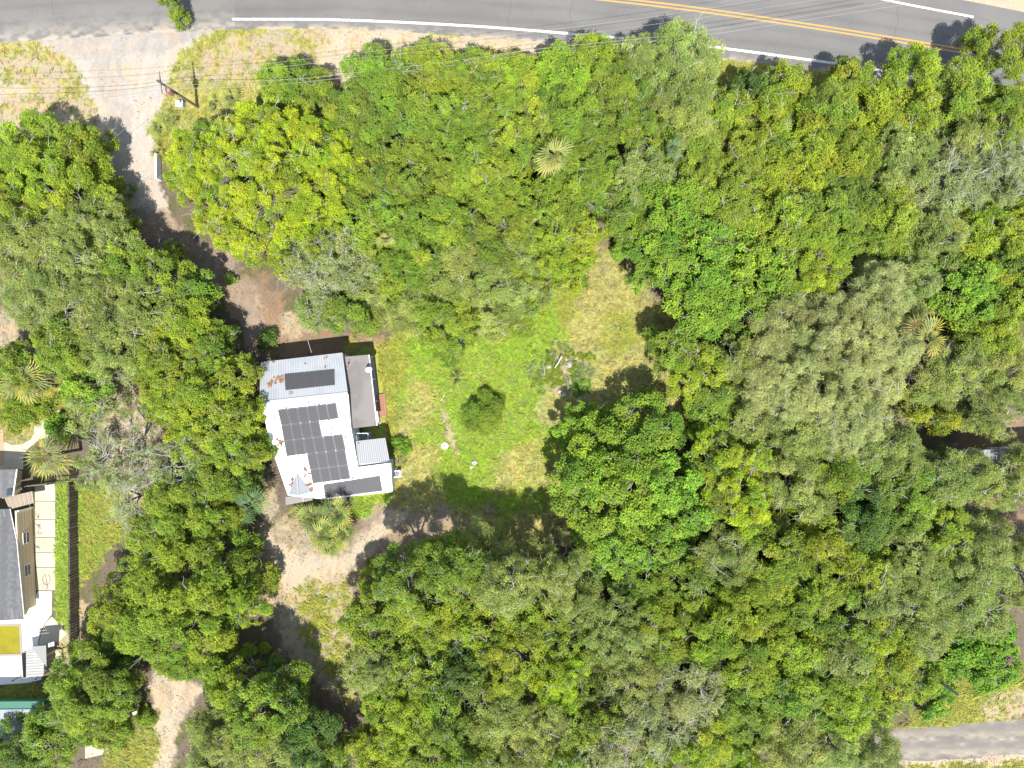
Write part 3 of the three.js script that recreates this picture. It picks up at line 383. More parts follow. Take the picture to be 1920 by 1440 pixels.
{ // small shed
  const O = P(88, 1234), S = thing('garden_shed', 'small white panelled shed between the pool and the fence', 'shed', O), Q = (x, y, h) => P(x, y, h).sub(O), B = (x, y) => { const p = P(x, y).sub(O); return p; };
  const fl = [[60, 1214], [107, 1200], [104, 1256], [84, 1262], [60, 1262]];
  const st = [B(63, 1212), B(106, 1203), B(104, 1250), B(66, 1258)];
  const gw = std([0.2, 0.2, 0.185], 0.7);
  for (let i = 0; i < 4; i++) { const a = st[i], b = st[(i + 1) % 4]; mesh('wall', bar(a.clone().setY(1.0), b.clone().setY(1.0), 0.06, 2.0), gw, S); }
  { const a = st[1], b = st[2]; for (const u of [0.12, 0.3, 0.5, 0.7, 0.88]) { const p = a.clone().lerp(b, u); mesh('wall_panel', bar(p.clone().setY(0.1).add(V(0.05, 0, 0)), p.clone().setY(1.9).add(V(0.05, 0, 0)), 0.07, 0.22), u === 0.3 ? whiteMetal : std([0.16, 0.16, 0.16], 0.7), S); } }
  // big south-facing slope of overlapping boards, smaller ribbed slope beside it
  const q = [[49, 1214, 2.45], [86, 1211, 2.55], [81, 1268, 1.95], [49, 1270, 1.95]].map(a => Q(...a));
  for (let k = 0; k < 11; k++) { const v0 = k / 11 + 0.006, v1 = (k + 1) / 11 - 0.006; mesh('roof_board', slab([bil(q, 0, v0), bil(q, 1, v0), bil(q, 1, v1), bil(q, 0, v1)].map((p, i) => p.setY(p.y + (i > 1 ? 0.03 : 0))), 0.04), [std([0.235, 0.235, 0.225], 0.6), std([0.21, 0.21, 0.20], 0.6)][k % 2], S); }
  const t = [[58, 1212, 2.52], [87, 1210, 2.6], [88, 1249, 2.25]].map(a => Q(...a)); t.forEach(p => p.y += 0.06); mesh('roof_panel', slab(t, 0.05), std([0.155, 0.155, 0.145], 0.6), S);
  const u = [[72, 1211, 2.5], [102, 1203, 2.05], [104, 1246, 1.95], [88, 1249, 2.3]].map(a => Q(...a)); for (let k = 0; k < 4; k++) { const a = bil(u, k / 4 + 0.02, 0), b = bil(u, (k + 1) / 4 - 0.02, 0), c = bil(u, (k + 1) / 4 - 0.02, 0.18), d = bil(u, k / 4 + 0.02, 0.18); mesh('roof_slat', slab([a, b, c, d], 0.04), greyMetal, S); }
}
for (const [bx, by, h, label] of [[48, 1262, 2.1, 'thin dark garden post at the patio edge, nearest the pool'], [92, 1258, 2.3, 'thin dark garden post rising below the small shed'], [134, 1206, 1.5, 'short dark garden post between shed and fence'], [84, 1284, 1.0, 'shortest dark garden post, by the yellowed grass strip']]) { const A = thing('garden_post', label, 'post', P(bx, by), 'thin posts round the patio'); mesh('shaft', rod([V(0, 0, 0), V(0, h * 0.96, 0)], 0.045, 0.04), darkMat, A); mesh('finial', new THREE.CylinderGeometry(0.05, 0.09, 0.2, 8).translate(0, h, 0), darkMat, A); }
for (const [x, y, label] of [[112, 1222, 'upper pale round boulder behind the shed'], [113, 1231, 'middle pale round boulder behind the shed'], [104, 1238, 'tan boulder nearest the shed wall']]) { const A = thing('boulder', label, 'boulder', P(x, y), 'boulders behind the shed'), g = new THREE.IcosahedronGeometry(0.4, 2), q = g.attributes.position; for (let i = 0; i < q.count; i++) { const k = 0.8 + 0.4 * noise(q.getX(i) * 4 + x, q.getZ(i) * 4 + q.getY(i) * 3, 5); q.setXYZ(i, q.getX(i) * k, q.getY(i) * k * 0.7, q.getZ(i) * k); } g.computeVertexNormals(); mesh('stone', g.translate(0, 0.18, 0), std(label[0] === 't' ? [0.24, 0.165, 0.085] : [0.33, 0.29, 0.17]), A); }
{ // long shadow-box fence
  const a = P(146, 903), b = P(149, 1243), F = thing('wooden_fence', 'long weathered wooden board fence beside the beige house', 'fence', a), d = b.clone().sub(a), L = d.length(), t = d.clone().normalize(), n = 122, m = [woodGrey, std([0.19, 0.155, 0.115], 0.9), std([0.12, 0.095, 0.07], 0.9)], r = rng(12);
  const pg = new THREE.BoxGeometry(0.022, 1.8, 0.2), yaw = Math.atan2(t.x, t.z);
  for (let k = 0; k < n; k++) { const p = mesh('board', pg, m[Math.floor(r() * 3)], F); p.position.copy(t.clone().multiplyScalar((k + 0.5) / n * L)).add(V(k % 2 ? 0.055 : -0.055, 0.92 + (r() - 0.5) * 0.03, 0)); p.rotation.y = yaw + (r() - 0.5) * 0.04; }
  for (const y of [0.3, 0.95, 1.6]) mesh('rail', bar(V(0, y, 0), d.clone().setY(y), 0.07, 0.09), woodGrey, F);
  for (let k = 0; k <= 8; k++) mesh('post', boxAt(0.1, 1.9, 0.1, 0, 0, 0).translate(d.x * k / 8, 0.95, d.z * k / 8), woodDark, F);
  const e = thing('wooden_fence', 'short fence section ending under the fan palm at the walkway gate', 'fence', P(148, 886)); for (let k = 0; k < 8; k++) { const p = mesh('board', pg, m[k % 3], e); p.position.set(0, 0.92, -0.3 + k * 0.17 - 0.5); } for (const y of [0.4, 1.5]) mesh('rail', boxAt(0.06, 0.08, 1.5, -0.05, y, -0.2), woodGrey, e);
}
{ // gate across the walkway
  const a = P(64, 909), b = P(146, 901), G = thing('walkway_gate', 'wooden gate and rail crossing the top of the walkway', 'gate', a), d = b.clone().sub(a);
  mesh('rail', bar(V(0, 1.3, 0), d.clone().setY(1.3), 0.08, 0.1), woodDark, G); mesh('rail', bar(V(0, 0.4, 0), d.clone().setY(0.4), 0.08, 0.1), woodDark, G);
  for (let k = 0; k < 17; k++) { const p = d.clone().multiplyScalar((k + 0.5) / 34); mesh('picket', boxAt(0.11, 1.5, 0.025, p.x, 0.8, p.z - 0.06), std([0.34, 0.27, 0.2]), G); }
  for (const u of [0, 0.5, 1]) mesh('post', boxAt(0.1, 1.6, 0.1, d.x * u, 0.8, d.z * u), woodDark, G);
}
{ // green walled shed with pale metal roof
  const O = P(30, 1350), S = thing('green_shed', 'green walled building with pale blue ribbed metal roof', 'shed', O), Q = (x, y, h) => P(x, y, h).sub(O), B = (x, y) => P(x, y).sub(O);
  const w = [B(-60, 1312), B(92, 1310), B(98, 1366), B(-60, 1370)]; const gm = std([0.03, 0.17, 0.10], 0.7); for (let i = 0; i < 3; i++) mesh('wall', bar(w[i].clone().setY(1.3), w[i + 1].clone().setY(1.3), 0.12, 2.6), gm, S);
  mesh('fascia', slab([[-60, 1316, 2.9], [76, 1315, 2.9], [76, 1330, 2.9], [-60, 1331, 2.9]].map(a => Q(...a)), 0.1), std([0.02, 0.10, 0.065], 0.6), S);
  const q = [[-60, 1331, 3.0], [82, 1329.5, 3.0], [86, 1388, 2.6], [-60, 1392, 2.6]].map(a => Q(...a)), r = mesh('metal_roof', slab(q, 0.08), std([0.19, 0.21, 0.235], 0.45), S);
  for (let k = 0; k <= 38; k++) { const u = 0.004 + k / 38 * 0.99, a = bil(q, u, 0.01), b = bil(q, u, 0.99); a.y += 0.02; b.y += 0.02; mesh('rib', bar(a, b, 0.07, 0.05), ribMetal, r); }
}
// ---------------------------------------------------------------- eastern neighbour
{
  const O = P(1860, 870), S = thing('tree_hidden_cabin', 'white metal roofed building half hidden under trees at the east edge', 'building', O), Q = (x, y, h) => P(x, y, h).sub(O);
  const q = [[1802, 846, 3.4], [1990, 834, 3.4], [1990, 905, 2.9], [1808, 912, 2.9]].map(a => Q(...a)), r = mesh('metal_roof', slab(q, 0.1), std([0.15, 0.152, 0.155], 0.5), S);
  for (let k = 0; k <= 26; k++) { const u = 0.004 + k / 26 * 0.99, a = bil(q, u, 0.01), b = bil(q, u, 0.99); a.y += 0.02; b.y += 0.02; mesh('rib', bar(a, b, 0.07, 0.05), ribMetal, r); }
  const f = q.map((p, i) => p.clone().setY(0).add(V(i % 3 ? -0.3 : 0.3, 0, i < 2 ? 0.3 : -0.3))); for (let i = 0; i < 4; i++) mesh('wall', bar(f[i].clone().setY(1.4), f[(i + 1) % 4].clone().setY(1.4), 0.14, 2.8), wallMat, S);
  const O2 = P(1810, 950), T = thing('plywood_hut', 'small brown plywood hut roof among trees below the white roofed building', 'hut', O2), Z = (x, y, h) => P(x, y, h).sub(O2);
  const ply = [std([0.17, 0.135, 0.1]), std([0.15, 0.12, 0.09])]; [[[1801, 925], [1822, 928], [1826, 955], [1799, 953]], [[1799, 954], [1826, 956], [1815, 981], [1797, 976]]].forEach((c, k) => mesh('roof_sheet', slab(c.map(([x, y]) => Z(x, y, 2.0 - k * 0.12)), 0.05), ply[k], T));
  mesh('eave_board', bar(Z(1777, 938, 1.9), Z(1802, 922, 2.1), 0.25, 0.06), std([0.28, 0.23, 0.18]), T); mesh('eave_board', bar(Z(1812, 981, 1.85), Z(1824, 976, 1.85), 0.18, 0.06), std([0.28, 0.23, 0.18]), T);
  for (const [x, y] of [[1802, 928], [1820, 931], [1801, 972], [1813, 976]]) { const p = Z(x, y, 1.9); mesh('post', bar(V(p.x, 0, p.z), V(p.x, 1.8, p.z), 0.1), woodGrey, T); }
  const w = thing('upright_wheel', 'dark upright wheel ring leaning at the hut edge by orange dirt', 'wheel', P(1828, 938)); mesh('tyre', new THREE.TorusGeometry(0.48, 0.1, 8, 28).rotateY(1.15).translate(0, 0.58, 0), darkMat, w); mesh('rim', new THREE.TorusGeometry(0.38, 0.03, 6, 24).rotateY(1.15).translate(0.04, 0.58, 0), greyMetal, w);
}
// ---------------------------------------------------------------- utility poles and wires
const poleWood = std([0.16, 0.125, 0.095], 0.9);
function pole(base, top, label) {
  const A = thing('utility_pole', label, 'utility pole', base, 'utility poles'), t = top.clone().sub(base); mesh('shaft', rod([V(0, 0, 0), t.clone().multiplyScalar(0.5), t], 0.17, 0.11, 10), poleWood, A); return [A, t];
}
const poleBase = P(371, 201), poleTop = P(295, 151, 9.2);
{
  const [A, t] = pole(poleBase, poleTop, 'leaning utility pole with transformer beside the sandy drive');
  const c = t.clone().multiplyScalar(0.93); mesh('crossarm', bar(c.clone().add(V(-0.15, 0, -1.1)), c.clone().add(V(0.15, 0, 1.1)), 0.1, 0.12), poleWood, A);
  for (const z of [-1, -0.4, 0.4, 1]) mesh('insulator', new THREE.CylinderGeometry(0.05, 0.07, 0.18, 8).translate(c.x + z * 0.13, c.y + 0.15, c.z + z), std([0.35, 0.3, 0.28], 0.3), A);
  const tr = t.clone().multiplyScalar(0.76); mesh('transformer', new THREE.LatheGeometry([[0, -0.55], [0.27, -0.55], [0.29, -0.45], [0.29, 0.4], [0.25, 0.5], [0.1, 0.55], [0, 0.55]].map(a => new THREE.Vector2(...a)), 18).translate(tr.x + 0.15, tr.y, tr.z + 0.4), std([0.22, 0.105, 0.095], 0.6), A);
  mesh('bracket', bar(tr.clone(), tr.clone().add(V(0.15, 0, 0.4)), 0.08), greyMetal, A);
}
{ const top = P(1797, 1303, 9), b = P(1797, 1303, 9); b.y = 0; pole(b, top, 'bare dark utility pole rising from shrubs by the gravel lane'); }
const wireMat = std([0.19, 0.185, 0.18], 0.5);
function wire(pts, r, label) { const q = pts.map(([x, y, h]) => P(x, y, h)), c = new THREE.CatmullRomCurve3(q).getPoints(60), O = V(c[0].x, 0, c[0].z), A = thing('power_line', label, 'wire', O, 'overhead power lines'); mesh('cable', rod(c.map(p => p.sub(O)), r * 0.6, r * 0.6, 5), wireMat, A); }
wire([[-120, 186, 8.4], [80, 183, 7.7], [200, 176, 7.9], [297, 163, 8.5], [583, 146, 7.2], [640, 139, 7.0], [860, 113, 7.0], [1000, 93, 7.2], [1290, 62, 7.8], [1700, -2, 8.6], [1900, -40, 9]], 0.03, 'lowest power line, nearest the tree tops along the shoulder');
wire([[-120, 197, 7.2], [100, 189, 6.7], [200, 182, 6.9], [305, 168, 7.4], [470, 162, 6.6], [700, 140, 6.2], [880, 118, 6.2], [1060, 92, 6.4], [1290, 70, 7], [1700, 8, 8]], 0.034, 'thick lower cable slung beneath the power lines at the leaning pole');
wire([[-120, 170, 9.2], [80, 165, 8.5], [200, 158, 8.7], [294, 146, 9.4], [480, 130, 8.6], [760, 100, 8.3], [1023, 72, 8.6], [1280, 38, 9], [1560, -5, 9.6]], 0.022, 'uppermost thin power line crossing the tip of the leaning pole');
wire([[-120, 160, 9.2], [160, 147, 8.6], [292, 139, 9.3], [420, 128, 8.9], [700, 96, 8.4], [1000, 60, 8.6], [1250, 28, 9], [1500, -12, 9.6]], 0.022, 'far thin power line on the road side of the leaning pole');
wire([[300, 170, 8.2], [270, 205, 6.6], [235, 240, 5.2], [195, 277, 4.0]], 0.02, 'thin service cable slanting down across the sandy drive');
{ const A = thing('utility_box', 'small pale green utility box beside the leaning pole', 'utility box', P(342, 199)); mesh('cabinet', new RoundedBoxGeometry(0.75, 0.8, 0.65, 2, 0.05).translate(0, 0.4, 0), std([0.3, 0.36, 0.33], 0.5), A); mesh('lid', boxAt(0.8, 0.06, 0.7, 0, 0.82, 0), std([0.38, 0.44, 0.41], 0.5), A); mesh('meter', new THREE.CylinderGeometry(0.12, 0.12, 0.12, 12).translate(0.2, 0.88, -0.2), darkMat, A); }
{ const A = thing('white_gate_panel', 'white slatted gate panel standing at the drive edge', 'gate', P(303, 318)); for (let k = 0; k < 5; k++) mesh('slat', bar(V(0, 0.25 + k * 0.22, -1.35), V(0.05, 0.25 + k * 0.22, 1.35), 0.05, 0.13), whiteMetal, A); for (const z of [-1.3, 0, 1.3]) mesh('post', boxAt(0.12, 1.35, 0.12, -0.08, 0.68, z), whiteMetal, A); mesh('top_rail', bar(V(-0.02, 1.36, -1.38), V(0.02, 1.36, 1.38), 0.22, 0.05), whiteMetal, A); }
{ const A = thing('white_plank', 'white plank lying by the bare path at the tree foot', 'plank', P(254, 1336)); mesh('board', boxAt(1.5, 0.1, 0.3, 0, 0.06, 0, 0.3), whiteMetal, A); mesh('end_block', boxAt(0.2, 0.16, 0.36, -0.75, 0.09, 0.22, 0.3), std([0.55, 0.5, 0.42]), A); }

// ---------------------------------------------------------------- vegetation
// leaf clumps: many small folded leaves round a twig tip
function clump(seed, n, len, wid, rad, tilt) {
  const r = rng(seed), pos = [];
  for (let i = 0; i < n; i++) {
    const a = r() * 6.283, z = r() * 2 - 1, rr = rad * Math.cbrt(r()), s = Math.sqrt(1 - z * z), c = V(Math.cos(a) * s * rr, z * rr * 0.7, Math.sin(a) * s * rr);
    const d = V(c.x + (r() - 0.5) * rad, c.y * 0.4 + (r() - 0.5) * rad * tilt, c.z + (r() - 0.5) * rad).normalize(), side = V(0, 0, 0).crossVectors(d, V((r() - 0.5) * 1.2, 1, (r() - 0.5) * 1.2)).normalize(), up = V(0, 0, 0).crossVectors(side, d), l = len * (0.75 + 0.5 * r()), w = wid * (0.75 + 0.5 * r());
    const A = c.clone().addScaledVector(d, -l / 2), B = c.clone().addScaledVector(d, l / 2).addScaledVector(up, -l * 0.12), L = c.clone().addScaledVector(side, -w / 2).addScaledVector(up, w * 0.2), R = c.clone().addScaledVector(side, w / 2).addScaledVector(up, w * 0.2);
    for (const k of [A, R, B, A, B, L]) pos.push(k.x, k.y, k.z);
  }
  const g = new THREE.BufferGeometry(); g.setAttribute('position', new THREE.Float32BufferAttribute(pos, 3)); g.computeVertexNormals(); return g;
}
const leafMat = new THREE.MeshPhysicalMaterial({ color: 0xffffff, roughness: 0.8, transmission: 0.4, thickness: 0, side: THREE.DoubleSide, specularIntensity: 0.6 });
const KIND = {   // leaf shape, colours (deep, main, tip), density, billow size, twigginess
  oak:    { g: [1, 2, 3].map(s => clump(s, 21, 0.172, 0.082, 0.33, 0.7)), c: [[0.085, 0.145, 0.010], [0.15, 0.235, 0.013], [0.23, 0.32, 0.020]], k: 70, b: 0.95, twig: 0.8, word: 'mid-green oak' },
  grey:   { g: [4, 5, 6].map(s => clump(s, 24, 0.165, 0.06, 0.36, 0.9)), c: [[0.115, 0.16, 0.030], [0.205, 0.27, 0.055], [0.31, 0.365, 0.10]], k: 62, b: 0.9, twig: 1.1, word: 'grey-green twiggy oak' },
  yellow: { g: [7, 8].map(s => clump(s, 20, 0.22, 0.062, 0.29, 1.1)), c: [[0.15, 0.225, 0.006], [0.265, 0.37, 0.008], [0.36, 0.44, 0.010]], k: 76, b: 0.85, twig: 1.3, mix: 0.12, word: 'yellow-green tree' },
  lime:   { g: [9, 10].map(s => clump(s, 21, 0.172, 0.082, 0.33, 0.8)), c: [[0.11, 0.17, 0.008], [0.195, 0.28, 0.010], [0.28, 0.35, 0.015]], k: 70, b: 0.92, twig: 0.8, word: 'lime-green oak' },
  broad:  { g: [11, 12].map(s => clump(s, 14, 0.21, 0.135, 0.33, 0.5)), c: [[0.08, 0.16, 0.010], [0.14, 0.25, 0.012], [0.22, 0.335, 0.018]], k: 62, b: 0.9, twig: 0.3, word: 'bright green broadleaf tree' },
  silver: { g: [13, 14].map(s => clump(s, 32, 0.25, 0.036, 0.36, 0.9)), c: [[0.21, 0.255, 0.085], [0.325, 0.375, 0.145], [0.42, 0.46, 0.205]], k: 72, b: 0.95, twig: 0.9, word: 'pale silvery feathery tree' },
  dark:   { g: [15, 16].map(s => clump(s, 14, 0.20, 0.10, 0.31, 0.7)), c: [[0.045, 0.095, 0.010], [0.08, 0.155, 0.012], [0.14, 0.23, 0.016]], k: 70, b: 0.9, twig: 0.3, word: 'dark green tree' },
  bare:   { g: [17, 18].map(s => clump(s, 17, 0.19, 0.06, 0.34, 0.9)), c: [[0.14, 0.19, 0.06], [0.23, 0.285, 0.10], [0.34, 0.385, 0.17]], k: 42, b: 0.9, twig: 2.8, word: 'half-bare grey tree' },
  shrub:  { g: [19, 20].map(s => clump(s, 11, 0.22, 0.13, 0.27, 0.5)), c: [[0.075, 0.175, 0.005], [0.135, 0.27, 0.007], [0.21, 0.35, 0.010]], k: 76, b: 0.7, twig: 0.1, word: 'bright green shrub' },
  gold:   { g: [21, 22].map(s => clump(s, 14, 0.20, 0.08, 0.27, 0.9)), c: [[0.16, 0.2, 0.005], [0.27, 0.31, 0.006], [0.36, 0.36, 0.006]], k: 76, b: 0.7, twig: 0.2, mix: 0.2, word: 'golden yellow shrub' },
};
const barks = [std([0.15, 0.13, 0.11], 0.95), std([0.20, 0.18, 0.16], 0.95), std([0.10, 0.085, 0.072], 0.95)], twigMat = std([0.36, 0.34, 0.305], 0.95);
let nCopies = 0;
const M4 = new THREE.Matrix4(), QT = new THREE.Quaternion(), EU = new THREE.Euler(), SC = V(1, 1, 1), COL = new THREE.Color();
function growTree(A, seed, R, H, kind, o = {}) { // fills a tree group whose origin is the trunk foot
  const K = KIND[kind], r = rng(seed * 7919 + 13), vary = [0.82 + 0.5 * r(), 0.26 + 0.22 * r(), 0.37 + 0.07 * r()], flat = o.flat ?? vary[1], bs = o.b ?? K.b * vary[0] * Math.max(0.62, Math.min(1.15, R / 4.2)), lop = [r() * 0.3 - 0.15, r() * 0.3 - 0.15], ph = r() * 6.283, ph2 = r() * 6.283;
  // billows of foliage over a dome with an uneven rim
  const puffs = [], want = Math.round((R / bs) ** 2 * (o.fill ?? 1.5)) + 3;
  const rim = a => R * (1 + 0.13 * Math.sin(2 * a + ph) + 0.10 * Math.sin(3 * a + ph2) + 0.07 * Math.sin(5 * a + ph * 2));
  for (let i = 0; i < want * 8 && puffs.length < want; i++) {
    const a = r() * 6.283, q = Math.sqrt(r()), b = bs * (0.6 + 0.75 * r()), rr = Math.max(0, q * rim(a) - b * 0.55), x = Math.cos(a) * rr, z = Math.sin(a) * rr, u = rr / R;
    const y = H * (1 - flat * u * u) - b * 0.7 - r() * r() * H * 0.42 - 0.35 * H * Math.max(0, u - 0.75);
    if (puffs.some(p => (p.x - x) ** 2 + (p.z - z) ** 2 + (p.y - y) ** 2 < (0.66 * (p.b + b)) ** 2)) continue;
    puffs.push({ x: x + lop[0] * H * 0.3, y, z: z + lop[1] * H * 0.3, b, t: r() });
  }
  const place = [], col = [], kk = K.k * (o.k ?? 1);
  for (const p of puffs) {
    const n = Math.max(12, Math.round(kk * 1.35 * p.b * p.b)), pt = p.t, hue = (kind === 'silver' || kind === 'bare' ? 0.96 : kind === 'grey' ? 0.93 : 0.88) + (kind === 'silver' || kind === 'bare' ? 0.08 : kind === 'grey' ? 0.13 : 0.25) * r(), alt = K.mix && r() < K.mix ? KIND.oak.c : K.c;
    for (let i = 0; i < n; i++) {
      const a = r() * 6.283, cz = 1 - 1.55 * r(), s = Math.sqrt(Math.max(0, 1 - cz * cz)), rad = p.b * (0.55 + 0.5 * Math.sqrt(r())) * (1 + 0.28 * (noise(p.x + Math.cos(a) * s * 2.2, p.z + Math.sin(a) * s * 2.2 + cz * 2, seed) - 0.5));
      const x = p.x + Math.cos(a) * s * rad, y = Math.max(0.12, p.y + cz * rad * 0.78), z = p.z + Math.sin(a) * s * rad;
      if (noise(x * 1.35 + 31.7 + y * 0.5, z * 1.35 + y * 0.8, seed + 77) * 0.65 + noise(x * 3.1, z * 3.1 + y * 2, seed + 5) * 0.35 < (o.pocket ?? vary[2])) continue;
      EU.set((r() - 0.5) * 0.9 + Math.sin(a) * s * 0.5, r() * 6.283, (r() - 0.5) * 0.9 - Math.cos(a) * s * 0.5); QT.setFromEuler(EU); const sc = (0.75 + 0.6 * r()) * (o.leaf ?? 1); SC.set(sc, sc, sc); M4.compose(V(x, y, z), QT, SC); place.push(...M4.elements);
      const m = Math.min(1, Math.max(0, 0.15 + 0.55 * pt + 0.55 * (r() - 0.4))), j = 0.66 + 0.68 * r(), c = m < 0.5 ? lerp3(alt[0], alt[1], m * 2) : lerp3(alt[1], alt[2], m * 2 - 1), brown = r() < 0.004 ? 1 : 0, tn = o.tint || [1, 1, 1]; const f = brown ? [0.2, 0.16, 0.04] : c; col.push(f[0] * j * tn[0] * hue, f[1] * j * tn[1], f[2] * j * tn[2]);
    }
  }
  const cnt = place.length / 16, im = new THREE.InstancedMesh(K.g[seed % K.g.length], leafMat, cnt); im.instanceMatrix = new THREE.InstancedBufferAttribute(new Float32Array(place), 16); im.instanceColor = new THREE.InstancedBufferAttribute(new Float32Array(col), 3);
  im.name = o.crown || 'crown'; im.userData.kind = 'stuff'; im.castShadow = im.receiveShadow = true; A.add(im); nCopies += cnt;
  // trunk, limbs and twigs
  const bark = kind === 'bare' || kind === 'grey' || kind === 'silver' ? barks[1] : barks[seed % 2 ? 0 : 2];
  const fork = V(lop[0] * H * 0.25, H * (o.forkAt ?? 0.3), lop[1] * H * 0.25), tr = Math.min(0.42, 0.05 + R * 0.045);
  if (!o.noTrunk) mesh('trunk', rod([V(0, -0.1, 0), V(fork.x * 0.3, fork.y * 0.5, fork.z * 0.3 + 0.05), fork], tr * 1.15, tr * 0.85, 8), bark, A);
  const limbs = [], twigs = [], big = puffs.slice().sort((a, b) => b.b - a.b).slice(0, Math.max(4, Math.min(9, Math.round(R * 1.4))));
  const ends = big.map(p => { const e = V(p.x, p.y + 0.1 * p.b, p.z), m1 = fork.clone().lerp(e, 0.35).add(V((r() - 0.5) * R * 0.16, H * 0.07, (r() - 0.5) * R * 0.16)), m2 = fork.clone().lerp(e, 0.7).add(V((r() - 0.5) * R * 0.16, H * 0.06, (r() - 0.5) * R * 0.16)); limbs.push(rod([fork, m1, m2, e], tr * 0.55, 0.045, 6)); return [m1, m2, e]; });
  for (const p of puffs) { let best = null, bd = 1e9; for (const e of ends) for (const q of e) { const d = q.distanceTo(V(p.x, p.y, p.z)); if (d < bd && d > 0.2) { bd = d; best = q; } } if (best && bd < R * 1.2) { const e = V(p.x, p.y + 0.15 * p.b, p.z); limbs.push(rod([best, best.clone().lerp(e, 0.5).add(V((r() - 0.5) * bd * 0.3, 0.12 * bd, (r() - 0.5) * bd * 0.3)), e], 0.065, 0.022, 4)); } }
  const nt = Math.round(puffs.length * K.twig * (o.twig ?? 1));
  for (let i = 0; i < nt; i++) { const p = puffs[Math.floor(r() * puffs.length)], s = V(p.x + (r() - 0.5) * p.b, p.y + p.b * 0.2, p.z + (r() - 0.5) * p.b); const spray = (from, dir, len, rad, depth) => { const mid = from.clone().addScaledVector(dir, len * 0.5).add(V((r() - 0.5) * len * 0.25, (r() - 0.5) * len * 0.15, (r() - 0.5) * len * 0.25)), end = from.clone().addScaledVector(dir, len); twigs.push(rod([from, mid, end], rad, rad * 0.4, 3)); if (depth > 0) for (let q = 0; q < 3; q++) { const d2 = dir.clone().add(V((r() - 0.5) * 1.5, (r() - 0.3) * 0.8, (r() - 0.5) * 1.5)).normalize(); spray(q ? mid : end, d2, len * (0.45 + 0.3 * r()), rad * 0.6, depth - 1); } };
    const a = r() * 6.283; spray(s, V(Math.cos(a), 0.25 + 0.5 * r(), Math.sin(a)).normalize(), p.b * (0.8 + 0.6 * r()), 0.027, kind === 'bare' ? 2 : 1); }
  if (limbs.length && !o.noTrunk) mesh('branches', mergeGeometries(limbs), bark, A);
  if (twigs.length) { mesh('bare_twigs', mergeGeometries(twigs), twigMat, A).userData.kind = 'stuff'; }
}
